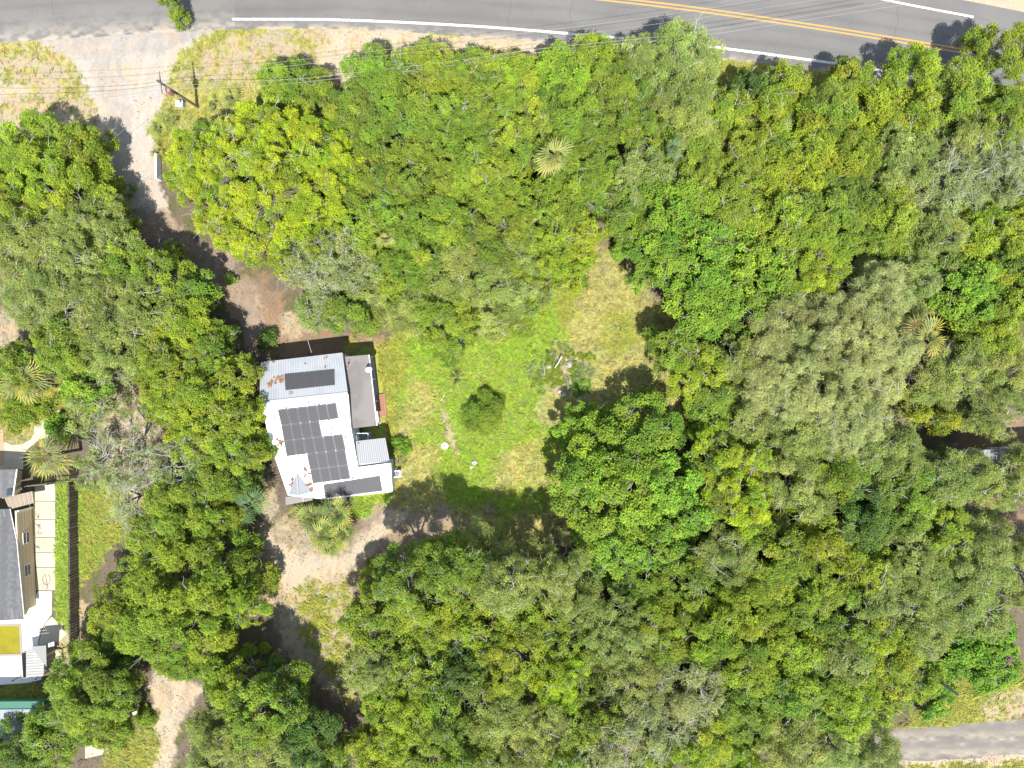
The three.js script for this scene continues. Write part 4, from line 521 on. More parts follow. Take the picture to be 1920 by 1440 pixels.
// [photo x, y of the crown, radius px, height m, kind]
const T = [
  // west of the drive
  [55, 300, 92, 9, 'lime'], [150, 285, 62, 7.5, 'lime'], [125, 370, 82, 9, 'lime'], [30, 400, 80, 8, 'oak'], [188, 372, 36, 6, 'dark'], [-30, 330, 80, 8, 'lime'],
  [60, 470, 92, 9, 'grey'], [165, 460, 92, 9, 'grey'], [232, 468, 60, 8, 'oak'], [298, 522, 66, 8.5, 'oak'], [366, 548, 44, 7, 'broad'], [70, 545, 76, 8.5, 'grey'], [170, 560, 92, 9, 'grey'], [275, 580, 82, 8.5, 'grey'], [352, 605, 62, 8, 'lime'], [118, 640, 64, 8, 'oak'], [205, 650, 72, 8, 'grey'], [310, 670, 76, 8, 'lime'], [392, 655, 54, 7, 'oak'], [440, 706, 42, 9, 'lime'], [22, 678, 48, 7, 'oak'],
  [375, 745, 76, 8, 'lime'], [300, 745, 52, 7, 'lime'], [438, 778, 50, 8.5, 'lime'], [430, 835, 62, 7.5, 'lime'], [355, 815, 60, 7.5, 'lime'], [470, 848, 34, 7.5, 'oak'], [170, 770, 62, 6.5, 'grey'], [165, 720, 52, 6, 'broad'], [225, 850, 78, 7, 'bare'], [330, 880, 74, 7, 'bare'], [185, 880, 52, 6, 'grey'], [240, 935, 62, 6.5, 'bare'], [400, 900, 56, 7, 'oak'], [330, 955, 76, 8, 'oak'], [400, 972, 48, 6, 'lime'], [290, 1010, 62, 7, 'oak'], [455, 905, 40, 5, 'dark'], [265, 700, 46, 5.5, 'bare'],
  [332, 1142, 150, 10.5, 'lime'], [215, 1150, 66, 7, 'lime'], [432, 1130, 60, 8, 'lime'], [195, 1225, 46, 4.5, 'dark'], [160, 1310, 88, 8.5, 'oak'], [202, 1288, 48, 7, 'dark'], [95, 1385, 62, 7, 'oak'], [25, 1420, 66, 7, 'dark'], [205, 1370, 40, 5.5, 'oak'],
  [432, 1298, 54, 7.5, 'lime'], [408, 1380, 78, 9, 'grey'], [480, 1335, 72, 11, 'oak'], [490, 1405, 82, 8.5, 'grey'], [575, 1390, 66, 8, 'dark'], [395, 1450, 60, 8, 'grey'], [600, 1440, 60, 7, 'oak'], [525, 1290, 42, 8, 'dark'],
  [312, -16, 34, 6, 'oak'],
  // between road and clearing, west part
  [525, 155, 58, 7, 'oak'], [595, 190, 56, 6.5, 'oak'], [498, 322, 158, 11, 'yellow'], [590, 300, 84, 9, 'yellow'], [384, 300, 82, 9, 'yellow'], [418, 404, 68, 8, 'yellow'], [560, 425, 84, 8.5, 'yellow'], [620, 500, 88, 8, 'bare'], [566, 505, 48, 6.5, 'bare'], [650, 590, 52, 7, 'oak'], [700, 520, 54, 6.5, 'grey'], [600, 575, 48, 5.5, 'grey'],
  [715, 135, 66, 7.5, 'oak'], [800, 130, 66, 7.5, 'lime'], [885, 145, 66, 7.5, 'oak'], [965, 145, 66, 7.5, 'lime'], [1050, 135, 58, 8, 'broad'], [1110, 105, 50, 7.5, 'lime'], [1150, 175, 72, 8, 'oak'], [1205, 105, 56, 7.5, 'grey'], [1285, 115, 84, 9.5, 'grey'], [665, 215, 62, 7.5, 'oak'], [745, 230, 86, 8.5, 'oak'], [850, 235, 92, 9, 'oak'], [955, 235, 88, 9, 'oak'], [1060, 235, 82, 8.5, 'oak'], [1290, 215, 86, 9.5, 'grey'], [1210, 235, 66, 8, 'oak'], [690, 330, 82, 8.5, 'oak'], [795, 330, 92, 9, 'oak'], [900, 335, 92, 9, 'oak'], [1100, 335, 82, 8.5, 'oak'], [720, 420, 84, 8.5, 'oak'], [820, 430, 92, 9, 'oak'], [925, 440, 92, 9, 'oak'], [1025, 415, 88, 8.5, 'oak'], [1085, 440, 52, 7.5, 'lime'], [770, 505, 82, 8, 'oak'], [860, 520, 86, 8.5, 'grey'], [955, 510, 86, 8.5, 'grey'], [1035, 500, 66, 7.5, 'lime'], [760, 580, 56, 6.5, 'grey'], [835, 590, 74, 7.5, 'oak'], [925, 575, 58, 6.5, 'grey'], [850, 635, 42, 5, 'oak'], [980, 570, 42, 4.5, 'lime'],
  // north-east
  [1190, 330, 76, 8.5, 'grey'], [1170, 410, 52, 7.5, 'oak'], [1265, 390, 92, 9.5, 'broad'], [1235, 480, 72, 8.5, 'broad'], [1340, 480, 92, 9.5, 'broad'], [1365, 390, 84, 9, 'oak'], [1300, 300, 66, 8, 'oak'], [1385, 300, 86, 9, 'oak'], [1360, 215, 56, 8, 'oak'], [1440, 230, 66, 8, 'lime'], [1415, 170, 46, 7, 'dark'], [1480, 160, 50, 7, 'lime'], [1500, 300, 88, 9, 'lime'], [1460, 420, 92, 9.5, 'oak'], [1560, 400, 92, 9.5, 'oak'], [1550, 200, 66, 8, 'oak'], [1600, 150, 46, 7, 'lime'], [1600, 300, 76, 8.5, 'lime'], [1640, 200, 56, 8, 'lime'], [1720, 125, 56, 9, 'lime'], [1705, 215, 70, 8.5, 'lime'], [1690, 310, 86, 9, 'grey'], [1800, 170, 66, 9, 'oak'], [1885, 110, 72, 9.5, 'lime'], [1800, 260, 78, 8.5, 'grey'], [1885, 220, 72, 9, 'lime'], [1880, 330, 82, 8.5, 'bare'], [1785, 350, 78, 8.5, 'bare'], [1660, 410, 82, 9, 'oak'], [1755, 450, 82, 8.5, 'grey'], [1860, 440, 82, 8.5, 'lime'], [1950, 380, 70, 8, 'oak'], [1430, 510, 76, 8.5, 'broad'], [1520, 500, 76, 8.5, 'lime'], [1320, 570, 72, 8.5, 'broad'], [1410, 590, 52, 7.5, 'broad'],
  [1570, 690, 152, 11.5, 'silver'], [1470, 620, 82, 9, 'silver'], [1640, 560, 86, 9.5, 'silver'], [1680, 650, 70, 9, 'silver'], [1440, 720, 74, 8.5, 'silver'], [1590, 800, 86, 9, 'silver'], [1720, 540, 62, 8, 'grey'], [1820, 540, 82, 8.5, 'broad'], [1905, 560, 70, 8, 'lime'], [1850, 630, 60, 7.5, 'lime'], [1900, 680, 62, 7, 'grey'], [1800, 690, 72, 7.5, 'grey'], [1880, 760, 66, 7, 'grey'], [1730, 720, 58, 7, 'grey'], [1900, 500, 60, 8, 'dark'],
  [1310, 690, 62, 8, 'lime'], [1270, 660, 52, 7.5, 'oak'], [1330, 760, 56, 7.5, 'oak'], [1385, 670, 52, 8, 'grey'], [1400, 790, 62, 8, 'grey'], [1490, 820, 72, 8.5, 'grey'], [1365, 570, 40, 6, 'dark'],
  // bright tree and golden one beside it
  [1150, 920, 128, 10, 'broad'], [1085, 800, 48, 6, 'broad'], [1215, 810, 68, 8.5, 'broad'], [1240, 900, 76, 9, 'broad'], [1150, 1030, 72, 8.5, 'broad'], [1230, 1010, 70, 8.5, 'broad'], [1340, 845, 66, 9, 'yellow'], [1405, 860, 52, 8.5, 'yellow'], [1380, 940, 76, 9, 'yellow'], [1310, 960, 52, 8, 'broad'],
  // east
  [1500, 920, 82, 8.5, 'grey'], [1580, 900, 72, 8, 'lime'], [1665, 860, 72, 8, 'grey'], [1620, 970, 76, 8.5, 'dark'], [1710, 940, 82, 8.5, 'oak'], [1770, 900, 62, 7.5, 'grey'], [1838, 900, 48, 7.5, 'grey'], [1888, 925, 46, 7.5, 'grey'], [1908, 868, 40, 7, 'grey'], [1765, 1010, 70, 8, 'oak'], [1700, 1050, 82, 8.5, 'grey'], [1800, 1090, 88, 8.5, 'grey'], [1870, 1040, 72, 8, 'grey'], [1530, 1020, 82, 8.5, 'lime'], [1450, 1050, 76, 8.5, 'lime'], [1370, 1040, 72, 8.5, 'grey'], [1610, 1070, 76, 8.5, 'lime'], [1300, 1080, 66, 8, 'oak'],
  // south
  [765, 1085, 70, 13, 'oak'], [850, 1065, 66, 13.5, 'oak'], [895, 1025, 50, 8, 'grey'], [940, 1090, 66, 13, 'grey'], [1035, 1075, 72, 12, 'grey'], [1090, 1130, 60, 8, 'grey'], [715, 1160, 78, 8.5, 'oak'], [810, 1165, 84, 8.5, 'lime'], [905, 1165, 82, 8.5, 'lime'], [1000, 1150, 72, 8.5, 'lime'], [695, 1245, 72, 8.5, 'grey'], [780, 1250, 82, 8.5, 'oak'], [870, 1260, 66, 8, 'dark'], [950, 1240, 82, 9, 'lime'], [1060, 1275, 62, 9, 'yellow'], [1065, 1205, 62, 8, 'lime'], [1160, 1190, 88, 9, 'grey'], [1245, 1180, 76, 8.5, 'lime'], [1190, 1280, 82, 8.5, 'grey'], [745, 1340, 76, 8.5, 'lime'], [840, 1340, 82, 8.5, 'oak'], [930, 1345, 82, 8.5, 'grey'], [1020, 1360, 82, 8.5, 'grey'], [1110, 1345, 72, 8.5, 'oak'], [705, 1415, 62, 8, 'lime'], [880, 1425, 82, 8.5, 'oak'], [970, 1430, 76, 8.5, 'grey'], [1060, 1430, 72, 8.5, 'lime'], [1150, 1415, 82, 8.5, 'bare'], [1225, 1370, 82, 8.5, 'bare'], [1250, 1440, 70, 8, 'lime'], [1300, 1300, 82, 9, 'bare'], [1330, 1180, 82, 9, 'lime'], [1420, 1150, 82, 9, 'lime'], [1510, 1120, 76, 8.5, 'lime'], [1590, 1150, 72, 8.5, 'oak'], [1670, 1140, 72, 8.5, 'grey'], [1400, 1240, 82, 9, 'lime'], [1490, 1215, 76, 8.5, 'lime'], [1330, 1380, 76, 8.5, 'lime'], [1400, 1330, 76, 8.5, 'oak'], [1570, 1230, 82, 8.5, 'grey'], [1490, 1310, 76, 8.5, 'oak'], [1650, 1220, 76, 8.5, 'lime'], [1730, 1180, 76, 8.5, 'grey'], [1580, 1320, 82, 8.5, 'lime'], [1660, 1300, 66, 8, 'lime'], [1390, 1420, 66, 8, 'yellow'], [1490, 1390, 72, 8, 'grey'], [1570, 1400, 72, 8, 'grey'], [1640, 1410, 52, 7, 'grey'], [1720, 1270, 52, 7, 'lime'], [1850, 1150, 62, 7, 'grey'], [1945, 1080, 70, 8, 'grey'], [790, 1430, 40, 6, 'oak'], [1200, 1092, 46, 6.5, 'oak'],
];
const LM = [['white house', 600, 800], ['round bush on the lawn', 905, 775], ['brush heap', 1055, 695], ['pale yellow fan palm', 1040, 290], ['leaning utility pole', 330, 175], ['gravel lane', 1800, 1390], ['garden shed', 80, 1235], ['driveway mouth at the road', 220, 100], ['yellow pool', 20, 1200], ['largest silvery tree', 1570, 690], ['fan palm east of the silvery tree', 1740, 630], ['white roof at the east edge', 1870, 860], ['end of the yellow road line', 1812, 97], ['bare sandy path fork', 620, 1050], ['walkway palm', 92, 850], ['white gate panel', 303, 318], ['green shed', 30, 1350], ['plywood hut', 1810, 950], ['bottom edge centre of the photo', 960, 1440], ['start of the white edge line', 435, 36], ['golden tree pair', 1370, 890], ['round white lawn lid', 834, 836], ['pole by the lane', 1797, 1303], ['start of the yellow road line', 1140, -2], ['porch roof', 675, 735], ['top right photo corner', 1920, 0], ['bottom right woods edge', 1690, 1400], ['sandy south path', 310, 1300], ['small pale palm top', 722, 448], ['dark glossy palm top', 1262, 275], ['palmetto by the pole foot', 395, 195], ['top of the white metal ribbed roof', 565, 690], ['left photo edge centre', 0, 720]];
const ORD = ['nearest', 'second nearest', 'third nearest', 'fourth nearest', 'fifth nearest', 'sixth nearest', 'seventh nearest', 'eighth nearest', 'ninth nearest', 'tenth nearest', 'eleventh nearest'];
function labelOf(list, i, word) { // which of its kind it is, counted from the landmark it ranks first for
  const [x, y, , , kind] = list[i]; let best = null;
  for (const [name, lx, ly] of LM) { const d = Math.hypot(x - lx, y - ly); if (d < 12) continue; const rank = list.filter((t, k) => k !== i && t[4] === kind && (Math.hypot(t[0] - lx, t[1] - ly) < d)).length; const cost = rank * 500 + d; if (rank < 11 && (!best || cost < best.cost)) best = { cost, rank, name, dx: x - lx, dy: y - ly }; }
  if (!best) return null;
  return `${ORD[best.rank]} ${word} to the ${best.name}`;
}
const NAMES = { oak: 'oak_tree', grey: 'oak_tree', yellow: 'yellow_tree', lime: 'oak_tree', broad: 'broadleaf_tree', silver: 'feathery_tree', dark: 'dark_tree', bare: 'half_bare_tree' };
T.forEach((t, i) => {
  const [x, y, rp, H, kind] = t, p = P(x, y, H * 0.72), R = rp * 0.99 / FOCAL * (ALT - H * 0.72);
  let label = labelOf(T, i, KIND[kind].word); if (rp > 140) label = { yellow: 'largest yellow-green tree, spreading east of the sandy drive', lime: 'largest lime-green oak, standing alone north of the sandy south path', silver: 'largest pale silvery feathery tree in the east woods' }[kind] || label; if (x === 1150 && y === 920) label = 'largest bright green broadleaf tree at the south-east clearing edge';
  const A = thing(NAMES[kind], label || KIND[kind].word, 'tree', V(p.x, 0, p.z), 'woodland trees round the clearing');
  const r = rng(i + 900), tj = 0.88 + 0.24 * r(), wj = 0.93 + 0.14 * r();
  const sparse = x > 150 && x < 345 && y > 690 && y < 960 && (kind === 'bare' || kind === 'grey');
  growTree(A, i + 1, R, H, kind, { tint: [1.12 * tj * wj, 1.07 * tj, 0.95 * tj * (2 - wj)], ...(sparse ? { k: 0.6, fill: 0.95, pocket: 0.47 } : {}) });
});
// bushes and ground shrubs
const S = [
  [907, 776, 38, 2.6, 'oak', 'round_bush', 'round dense green bush standing alone on the lawn', { flat: 0.6, b: 0.85, k: 2.2, leaf: 0.8, pocket: 0.12, twig: 0, fill: 2.2 }],
  [748, 838, 20, 1.3, 'shrub', 'shrub', 'low green shrub against the east side of the white house', { b: 0.45, leaf: 0.7 }],
  [743, 865, 12, 0.9, 'bare', 'shrub', 'withered brown shrub above the air conditioning unit', { b: 0.4, leaf: 0.7 }],
  [1745, 1305, 50, 2.6, 'shrub', 'shrub', 'bright green viny shrub at the foot of the lane pole', {}],
  [1800, 1215, 72, 3.4, 'shrub', 'shrub', 'wide bright green viny shrub above the lane verge', {}], [1865, 1245, 56, 3, 'shrub', 'shrub', 'bright green viny shrub nearest the east edge', {}], [1870, 1180, 40, 2.6, 'shrub', 'shrub', 'small bright green viny shrub above its wide neighbours', {}],
  [1712, 768, 24, 6.5, 'gold', 'shrub', 'small golden yellow crown below the east fan palm', {}], [1768, 790, 28, 6, 'gold', 'shrub', 'golden yellow crown left of the orange dirt', {}], [1878, 660, 34, 6.5, 'gold', 'shrub', 'golden yellow crown near the east edge', {}], [1700, 740, 18, 6, 'gold', 'shrub', 'smallest golden yellow crown, beside its larger twin', {}],
  [1080, 160, 18, 8.6, 'shrub', 'shrub', 'tiny vivid green crown tip among the roadside oaks', {}],
  [105, 800, 24, 1.5, 'shrub', 'shrub', 'green shrub at the driveway pad beside the fan palm', { b: 0.5 }],
  [30, 775, 34, 1.4, 'lime', 'shrub', 'low yellow-green hedge on the round garden bed', { b: 0.5 }], [75, 755, 36, 1.4, 'lime', 'shrub', 'low yellow-green hedge above the driveway pad', { b: 0.5 }],
  [1030, 665, 30, 0.42, 'lime', 'weed_clump', 'weedy green growth on the upper left of the brush heap', { b: 0.3, leaf: 0.6, fill: 0.6, noTrunk: 1 }], [1082, 680, 30, 0.42, 'lime', 'weed_clump', 'weedy growth on the right of the brush heap', { b: 0.3, leaf: 0.6, fill: 0.6, noTrunk: 1 }], [1085, 720, 26, 0.45, 'shrub', 'weed_clump', 'weedy green growth right of the grey log', { b: 0.3, leaf: 0.6, fill: 0.7, noTrunk: 1 }], [1020, 715, 26, 0.4, 'lime', 'weed_clump', 'weedy growth on the lower left of the brush heap', { b: 0.3, leaf: 0.6, fill: 0.6, noTrunk: 1 }], [1045, 710, 18, 0.4, 'lime', 'weed_clump', 'weeds filling the middle of the brush heap', { b: 0.4, leaf: 0.7, fill: 0.7, noTrunk: 1 }],
  [1050, 660, 26, 0.5, 'bare', 'weed_clump', 'dry brown brush at the top of the heap', { b: 0.3, leaf: 0.6, fill: 0.8, noTrunk: 1, twig: 0.12 }], [1092, 700, 24, 0.5, 'bare', 'weed_clump', 'dry straw-coloured brush on the east rim of the heap', { b: 0.3, leaf: 0.6, fill: 0.8, noTrunk: 1, twig: 0.12 }], [1008, 690, 20, 0.45, 'bare', 'weed_clump', 'dry brush on the west rim of the heap', { b: 0.3, leaf: 0.6, fill: 0.8, noTrunk: 1, twig: 0.12 }],
  [972, 607, 26, 1.2, 'lime', 'shrub', 'low scrubby bush on the clearing edge above the lawn', { b: 0.45, leaf: 0.8 }],
  [195, 1205, 34, 3, 'shrub', 'shrub', 'deep green shrub squeezed between fence and large oak', {}],
  [500, 640, 18, 2.2, 'dark', 'shrub', 'small dark shrub at the north-west corner of the white house', { b: 0.5 }],
  [270, 1345, 16, 1.2, 'lime', 'shrub', 'tiny shrub beside the white plank', { b: 0.4 }],
];
S.forEach(([x, y, rp, H, kind, name, label, o], i) => { const p = P(x, y, H * 0.6), A = thing(name, label, name === 'weed_clump' ? 'weeds' : 'shrub', V(p.x, 0, p.z)); growTree(A, 500 + i, rp / FOCAL * (ALT - H * 0.6), H, kind, { twig: 0.3, flat: 0.5, ...o }); });

// ---------------------------------------------------------------- palms
function fan(seed, len, stalk, n, spread, droop, wid) { // one fan frond along +z: stalk then leaflets
  const r = rng(seed), pos = [], quad = (a, b, c, d) => { for (const k of [a, b, c, a, c, d]) pos.push(k.x, k.y, k.z); };
  for (let i = 0; i < 4; i++) { const t0 = i / 4 * stalk, t1 = (i + 1) / 4 * stalk, y = t => 0.16 * t - 0.05 * t * t; quad(V(-0.022, y(t0), t0), V(0.022, y(t0), t0), V(0.018, y(t1), t1), V(-0.018, y(t1), t1)); }
  const y0 = 0.16 * stalk - 0.05 * stalk * stalk;
  for (let k = 0; k < n; k++) { const a = (k / (n - 1) - 0.5) * spread, l = len * (1 - 0.3 * Math.abs(a) / (spread / 2)) * (0.68 + 0.5 * r()), w = wid * (0.8 + 0.4 * r()), d = V(Math.sin(a), 0, Math.cos(a)), s = V(Math.cos(a), 0, -Math.sin(a)), at = t => V(0, y0, stalk - 0.05).addScaledVector(d, l * t).add(V(0, 0.10 * l * t - droop * l * t * t, 0)); const m = at(0.55), e = at(1), o = at(0); const mL = m.clone().addScaledVector(s, -w), mR = m.clone().addScaledVector(s, w), mC = m.clone().add(V(0, -w * 0.45, 0)); for (const q of [[o, mC, mL], [o, mR, mC], [mL, mC, e], [mC, mR, e]]) for (const v of q) pos.push(v.x, v.y, v.z); }
  const g = new THREE.BufferGeometry(); g.setAttribute('position', new THREE.Float32BufferAttribute(pos, 3)); g.computeVertexNormals(); return g;
}
const FANS = [fan(1, 1.25, 0.8, 9, 2.2, 0.35, 0.05), fan(2, 1.15, 0.6, 8, 2.0, 0.55, 0.05), fan(3, 1.35, 0.85, 9, 2.4, 0.2, 0.046)];
const frondMat = c => new THREE.MeshPhysicalMaterial({ color: rgb(...c), roughness: 0.6, transmission: 0.25, thickness: 0, side: THREE.DoubleSide });
const FR = { green: [[0.08, 0.12, 0.012], [0.16, 0.205, 0.022], [0.26, 0.285, 0.04]].map(frondMat), pale: [[0.14, 0.175, 0.025], [0.23, 0.25, 0.05], [0.30, 0.28, 0.06]].map(frondMat), olive: [[0.11, 0.14, 0.025], [0.18, 0.20, 0.04], [0.29, 0.26, 0.02]].map(frondMat), dark: [[0.05, 0.11, 0.03], [0.07, 0.14, 0.035], [0.10, 0.17, 0.04]].map(frondMat), dead: [[0.22, 0.15, 0.045], [0.30, 0.22, 0.03]].map(frondMat) };
function palm(x, y, rp, h, tone, nf, label, o = {}) {
  const p = P(x, y, h), A = thing(h > 1.2 ? 'fan_palm' : 'palmetto', label, 'palm', V(p.x, 0, p.z), 'fan palms'), r = rng(Math.round(x * 3 + y * 7)), R = rp / FOCAL * (ALT - h), sc = R / 1.95;
  mesh('trunk', rod([V(0, -0.1, 0), V(0.04, h * 0.5, 0.03), V(0, h, 0)], 0.2, 0.17, 9), barks[2], A);
  nf = Math.round(nf * (o.full ?? 0.75)); for (let k = 0; k < nf; k++) { const u = k / nf, f = mesh('frond', FANS[k % 3], k > nf - 4 && !o.noDead ? FR.dead[k % 2] : FR[tone][Math.floor(r() * 3)], A); f.position.set(0, h - 0.1 - 0.25 * u, 0); f.rotation.order = 'YXZ'; f.rotation.y = k * 2.39996 + (r() - 0.5) * 1.3; f.rotation.x = -1.15 + 1.5 * Math.pow(u, 0.8) + (r() - 0.5) * 0.2; f.rotation.z = (r() - 0.5) * 0.6; f.scale.setScalar(sc * (0.55 + 0.65 * r()) * (u < 0.2 ? 0.85 : 1)); }
}
palm(1040, 290, 44, 8.6, 'pale', 30, 'pale yellow fan palm rising among the oaks above the clearing', { noDead: 1 });
palm(1740, 632, 46, 8.2, 'olive', 30, 'olive fan palm right of the largest silvery tree');
palm(92, 852, 54, 5.5, 'olive', 34, 'large yellowing fan palm at the top of the walkway');
palm(45, 715, 56, 4.8, 'olive', 34, 'tall shaggy fan palm at the west edge above the garden bed'); palm(85, 722, 34, 3.6, 'olive', 24, 'smaller fan palm with dead fronds beside the shaggy west palm');
palm(588, 968, 38, 2.4, 'green', 22, 'fan palm touching the awning of the white house', { full: 1.15 }); palm(634, 962, 38, 4.8, 'green', 26, 'fan palm under the south eave panels of the white house', { full: 1.15 }); palm(604, 1000, 42, 2.8, 'green', 24, 'fan palm at the middle of the clump south of the white house', { full: 1.15 }); palm(642, 998, 36, 2.4, 'green', 22, 'fan palm nearest the sandy fork in the clump below the house', { full: 1.15 }); palm(616, 1022, 32, 1.9, 'green', 20, 'lowest and smallest fan palm of the clump below the house', { full: 1.15 }); palm(556, 958, 20, 1.4, 'olive', 16, 'little palm at the awning corner of the white house');
palm(470, 948, 40, 3.6, 'dark', 26, 'dark green fan palm west of the awning corner'); palm(442, 972, 34, 3, 'dark', 22, 'dark green fan palm at the wood edge beside its larger twin');
palm(295, 240, 30, 1.1, 'green', 20, 'palmetto spilling onto the drive below the leaning pole', { noDead: 1 }); palm(318, 222, 22, 1.0, 'green', 16, 'small palmetto between the leaning pole and drive', { noDead: 1 }); palm(292, 284, 20, 0.9, 'olive', 16, 'palmetto above the white gate panel', { noDead: 1 }); palm(428, 182, 28, 1.1, 'green', 18, 'palmetto on the verge above the large yellow-green tree', { noDead: 1 }); palm(395, 195, 22, 1.0, 'green', 16, 'palmetto just right of the leaning pole foot', { noDead: 1 });
palm(722, 448, 24, 8.2, 'pale', 16, 'small pale palm top poking through the oaks above the house', { noDead: 1 }); palm(1262, 275, 26, 8.4, 'dark', 18, 'dark glossy palm top among the oaks right of the yellow palm', { noDead: 1 }); palm(590, 600, 26, 1.6, 'olive', 18, 'palm half hidden under the pale tree behind the house', { noDead: 1 });
{ // spiky yucca
  const A = thing('yucca', 'spiky yucca with yellowing leaves on the lawn', 'yucca', P(857, 710)), r = rng(61), lg = (() => { const pos = [], w = 0.055, y = t => 0.35 * t - 0.42 * t * t; const pt = (s, t) => V(s * w * (1 - t * t * 0.9) * (t < 0.1 ? 0.6 : 1), y(t), t * 1.15); for (let i = 0; i < 4; i++) { const a = i / 4, b = (i + 1) / 4; for (const k of [pt(-1, a), pt(1, a), pt(1, b), pt(-1, a), pt(1, b), pt(-1, b)]) pos.push(k.x, k.y, k.z); } const g = new THREE.BufferGeometry(); g.setAttribute('position', new THREE.Float32BufferAttribute(pos, 3)); g.computeVertexNormals(); return g; })();
  const ms = [[0.12, 0.18, 0.025], [0.22, 0.25, 0.045], [0.32, 0.29, 0.05], [0.07, 0.12, 0.02]].map(frondMat);
  for (let k = 0; k < 60; k++) { const u = k / 60, f = mesh('leaf', lg, ms[Math.floor(r() * 4)], A); f.rotation.order = 'YXZ'; f.rotation.y = k * 2.39996; f.rotation.x = -1.3 + 1.35 * u; f.position.y = 0.45 - 0.3 * u; f.scale.setScalar(0.75 + 0.4 * r()); }
}
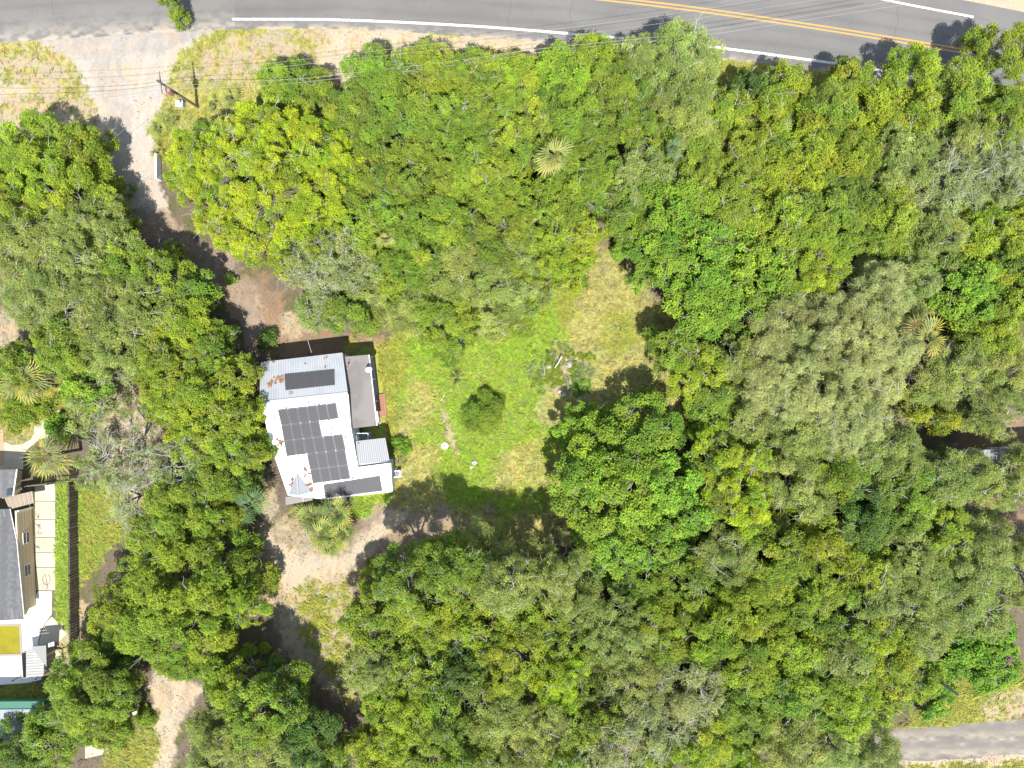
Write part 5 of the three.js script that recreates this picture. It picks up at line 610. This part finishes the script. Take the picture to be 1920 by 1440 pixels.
// ---------------------------------------------------------------- grass tufts and litter
{
  const mk = (seed, n, len, spread) => { const r = rng(seed), pos = []; for (let i = 0; i < n; i++) { const a = r() * 6.283, b = r() * 6.283, o = V(Math.cos(b) * spread * r(), 0, Math.sin(b) * spread * r()), l = len * (0.6 + 0.7 * r()), d = V(Math.cos(a), 0.75 + 0.6 * r(), Math.sin(a)).normalize(), s = V(-Math.sin(a), 0, Math.cos(a)).multiplyScalar(0.013 + 0.012 * r()), m = o.clone().addScaledVector(d, l * 0.6), e = o.clone().addScaledVector(d, l).add(V(Math.cos(a) * l * 0.25, -l * 0.12, Math.sin(a) * l * 0.25)); for (const k of [o.clone().sub(s), o.clone().add(s), m.clone().add(s), o.clone().sub(s), m.clone().add(s), m.clone().sub(s), m.clone().sub(s), m.clone().add(s), e]) pos.push(k.x, k.y, k.z); } const g = new THREE.BufferGeometry(); g.setAttribute('position', new THREE.Float32BufferAttribute(pos, 3)); g.computeVertexNormals(); return g; };
  const house = [[487, 660], [706, 640], [735, 925], [536, 950]], roadY = x => { let i = 0; while (i < southEdge.length - 2 && southEdge[i + 1][0] < x) i++; const [a, b] = southEdge[i], [c, d] = southEdge[i + 1]; return b + (d - b) * (x - a) / (c - a); };
  const hard = [house, [[64, 900], [104, 905], [105, 1110], [66, 1110]], [[-60, 1110], [98, 1108], [97, 1156], [126, 1188], [104, 1235], [80, 1278], [-60, 1290]], [[40, 765], [116, 768], [116, 803], [44, 882], [-60, 884], [-60, 828], [40, 836], [65, 815]], [[-60, 880], [64, 880], [66, 1160], [-60, 1170]], [[1640, 1370], [2000, 1344], [2000, 1408], [1640, 1426]]];
  const r = rng(2024), lots = [[], []], cols = [[], []];
  for (let i = 0; i < 520000 && lots[0].length + lots[1].length < 16 * 190000; i++) {
    const x = (r() - 0.5) * 122, z = (r() - 0.5) * 90, [g, cr, cg, cb] = lookGround(x, z); if (r() > g * g * 1.1) continue;
    const px = 960 + x * PXM, py = 720 + z * PXM; if (py < roadY(px) + 2) continue; if (hard.some(h => polyDist(px, py, h) > -1)) continue;
    const s = (0.55 + 0.75 * r()) * (r() < 0.05 ? 1.5 + 0.7 * r() : 1), k = r() < 0.5 ? 0 : 1, green = g > 0.8; EU.set((r() - 0.5) * 0.4, r() * 6.283, (r() - 0.5) * 0.4); QT.setFromEuler(EU); SC.set(s * 1.1, s * (green ? 1 : 0.8), s * 1.1); M4.compose(V(x, 0, z), QT, SC); lots[k].push(...M4.elements);
    const j = 0.75 + 0.55 * r(), y = r() < 0.12 ? 1.25 : 1; cols[k].push(cr * j * y * 1.3, cg * j * 1.3, cb * j);
  }
  // loose stones on the bare drive and dead leaves blown over soil and lawn edges
  const scatter = (name, label, category, geo, mat, n, ok, size, tones, lift) => { const m = [], c = []; for (let i = 0, t = 0; i < n && t < n * 30; t++) { const x = (r() - 0.5) * 122, z = (r() - 0.5) * 90, g = lookGround(x, z), px = 960 + x * PXM, py = 720 + z * PXM; if (!ok(g, px, py, r) || py < roadY(px) + 3 || hard.some(h => polyDist(px, py, h) > -1)) continue; i++; const s = size[0] + (size[1] - size[0]) * r() * r(); EU.set((r() - 0.5) * 0.8, r() * 6.283, (r() - 0.5) * 0.8); QT.setFromEuler(EU); SC.set(s, s * (0.5 + 0.4 * r()), s * (0.7 + 0.5 * r())); M4.compose(V(x, lift * s, z), QT, SC); m.push(...M4.elements); const q = tones[Math.floor(r() * tones.length)], j = 0.8 + 0.4 * r(); c.push(q[0] * j, q[1] * j, q[2] * j); } const im = new THREE.InstancedMesh(geo, mat, m.length / 16); im.instanceMatrix = new THREE.InstancedBufferAttribute(new Float32Array(m), 16); im.instanceColor = new THREE.InstancedBufferAttribute(new Float32Array(c), 3); im.name = name; im.userData = { kind: 'stuff', label, category }; im.castShadow = im.receiveShadow = true; scene.add(im); nCopies += m.length / 16; };
  const white = new THREE.MeshStandardMaterial({ color: 0xffffff, roughness: 0.95, side: THREE.DoubleSide });
  scatter('gravel', 'loose pale stones scattered over the bare sandy drive', 'gravel', new THREE.IcosahedronGeometry(1, 0), white, 3500, (g, px, py, q) => g[0] < 0.3 && g[1] > 0.13 && q() < (py < 330 && px < 360 ? 0.15 : 0.8), [0.02, 0.08], [[0.2, 0.175, 0.15], [0.27, 0.24, 0.2], [0.13, 0.115, 0.1]], 0.3);
  scatter('dead_leaves', 'brown dead leaves strewn over soil and grass edges', 'leaves', clump(99, 3, 0.9, 0.55, 0.9, 0.25), white, 42000, (g, px, py, q) => q() < (g[0] < 0.3 ? (py < 330 && px < 360 ? 0.08 : 0.9) : 0.07) * sst(0.4, 0.62, fbm(px / 30, py / 30, 501, 3)), [0.09, 0.2], [[0.13, 0.075, 0.04], [0.19, 0.12, 0.065], [0.09, 0.06, 0.04], [0.23, 0.17, 0.1]], 0.12);
  lots.forEach((l, k) => { const n = l.length / 16, im = new THREE.InstancedMesh(mk(70 + k, 9, 0.2, 0.1), new THREE.MeshPhysicalMaterial({ color: 0xffffff, roughness: 0.9, transmission: 0.3, thickness: 0, side: THREE.DoubleSide }), n); im.instanceMatrix = new THREE.InstancedBufferAttribute(new Float32Array(l), 16); im.instanceColor = new THREE.InstancedBufferAttribute(new Float32Array(cols[k]), 3); im.name = numbered('grass'); im.userData = { kind: 'stuff', label: k ? 'coarser grass blades over the clearing and verges' : 'short grass blades over the clearing and verges', category: 'grass' }; im.castShadow = im.receiveShadow = true; scene.add(im); nCopies += n; });
}
console.log('copies', nCopies, 'trees', T.length);
const renderer = new THREE.WebGLRenderer({ antialias: true });
renderer.toneMapping = THREE.LinearToneMapping; renderer.toneMappingExposure = EXPOSURE; renderer.shadowMap.enabled = true; renderer.shadowMap.type = THREE.PCFSoftShadowMap;
renderer.setSize(1024, 768);
renderer.render(scene, camera);
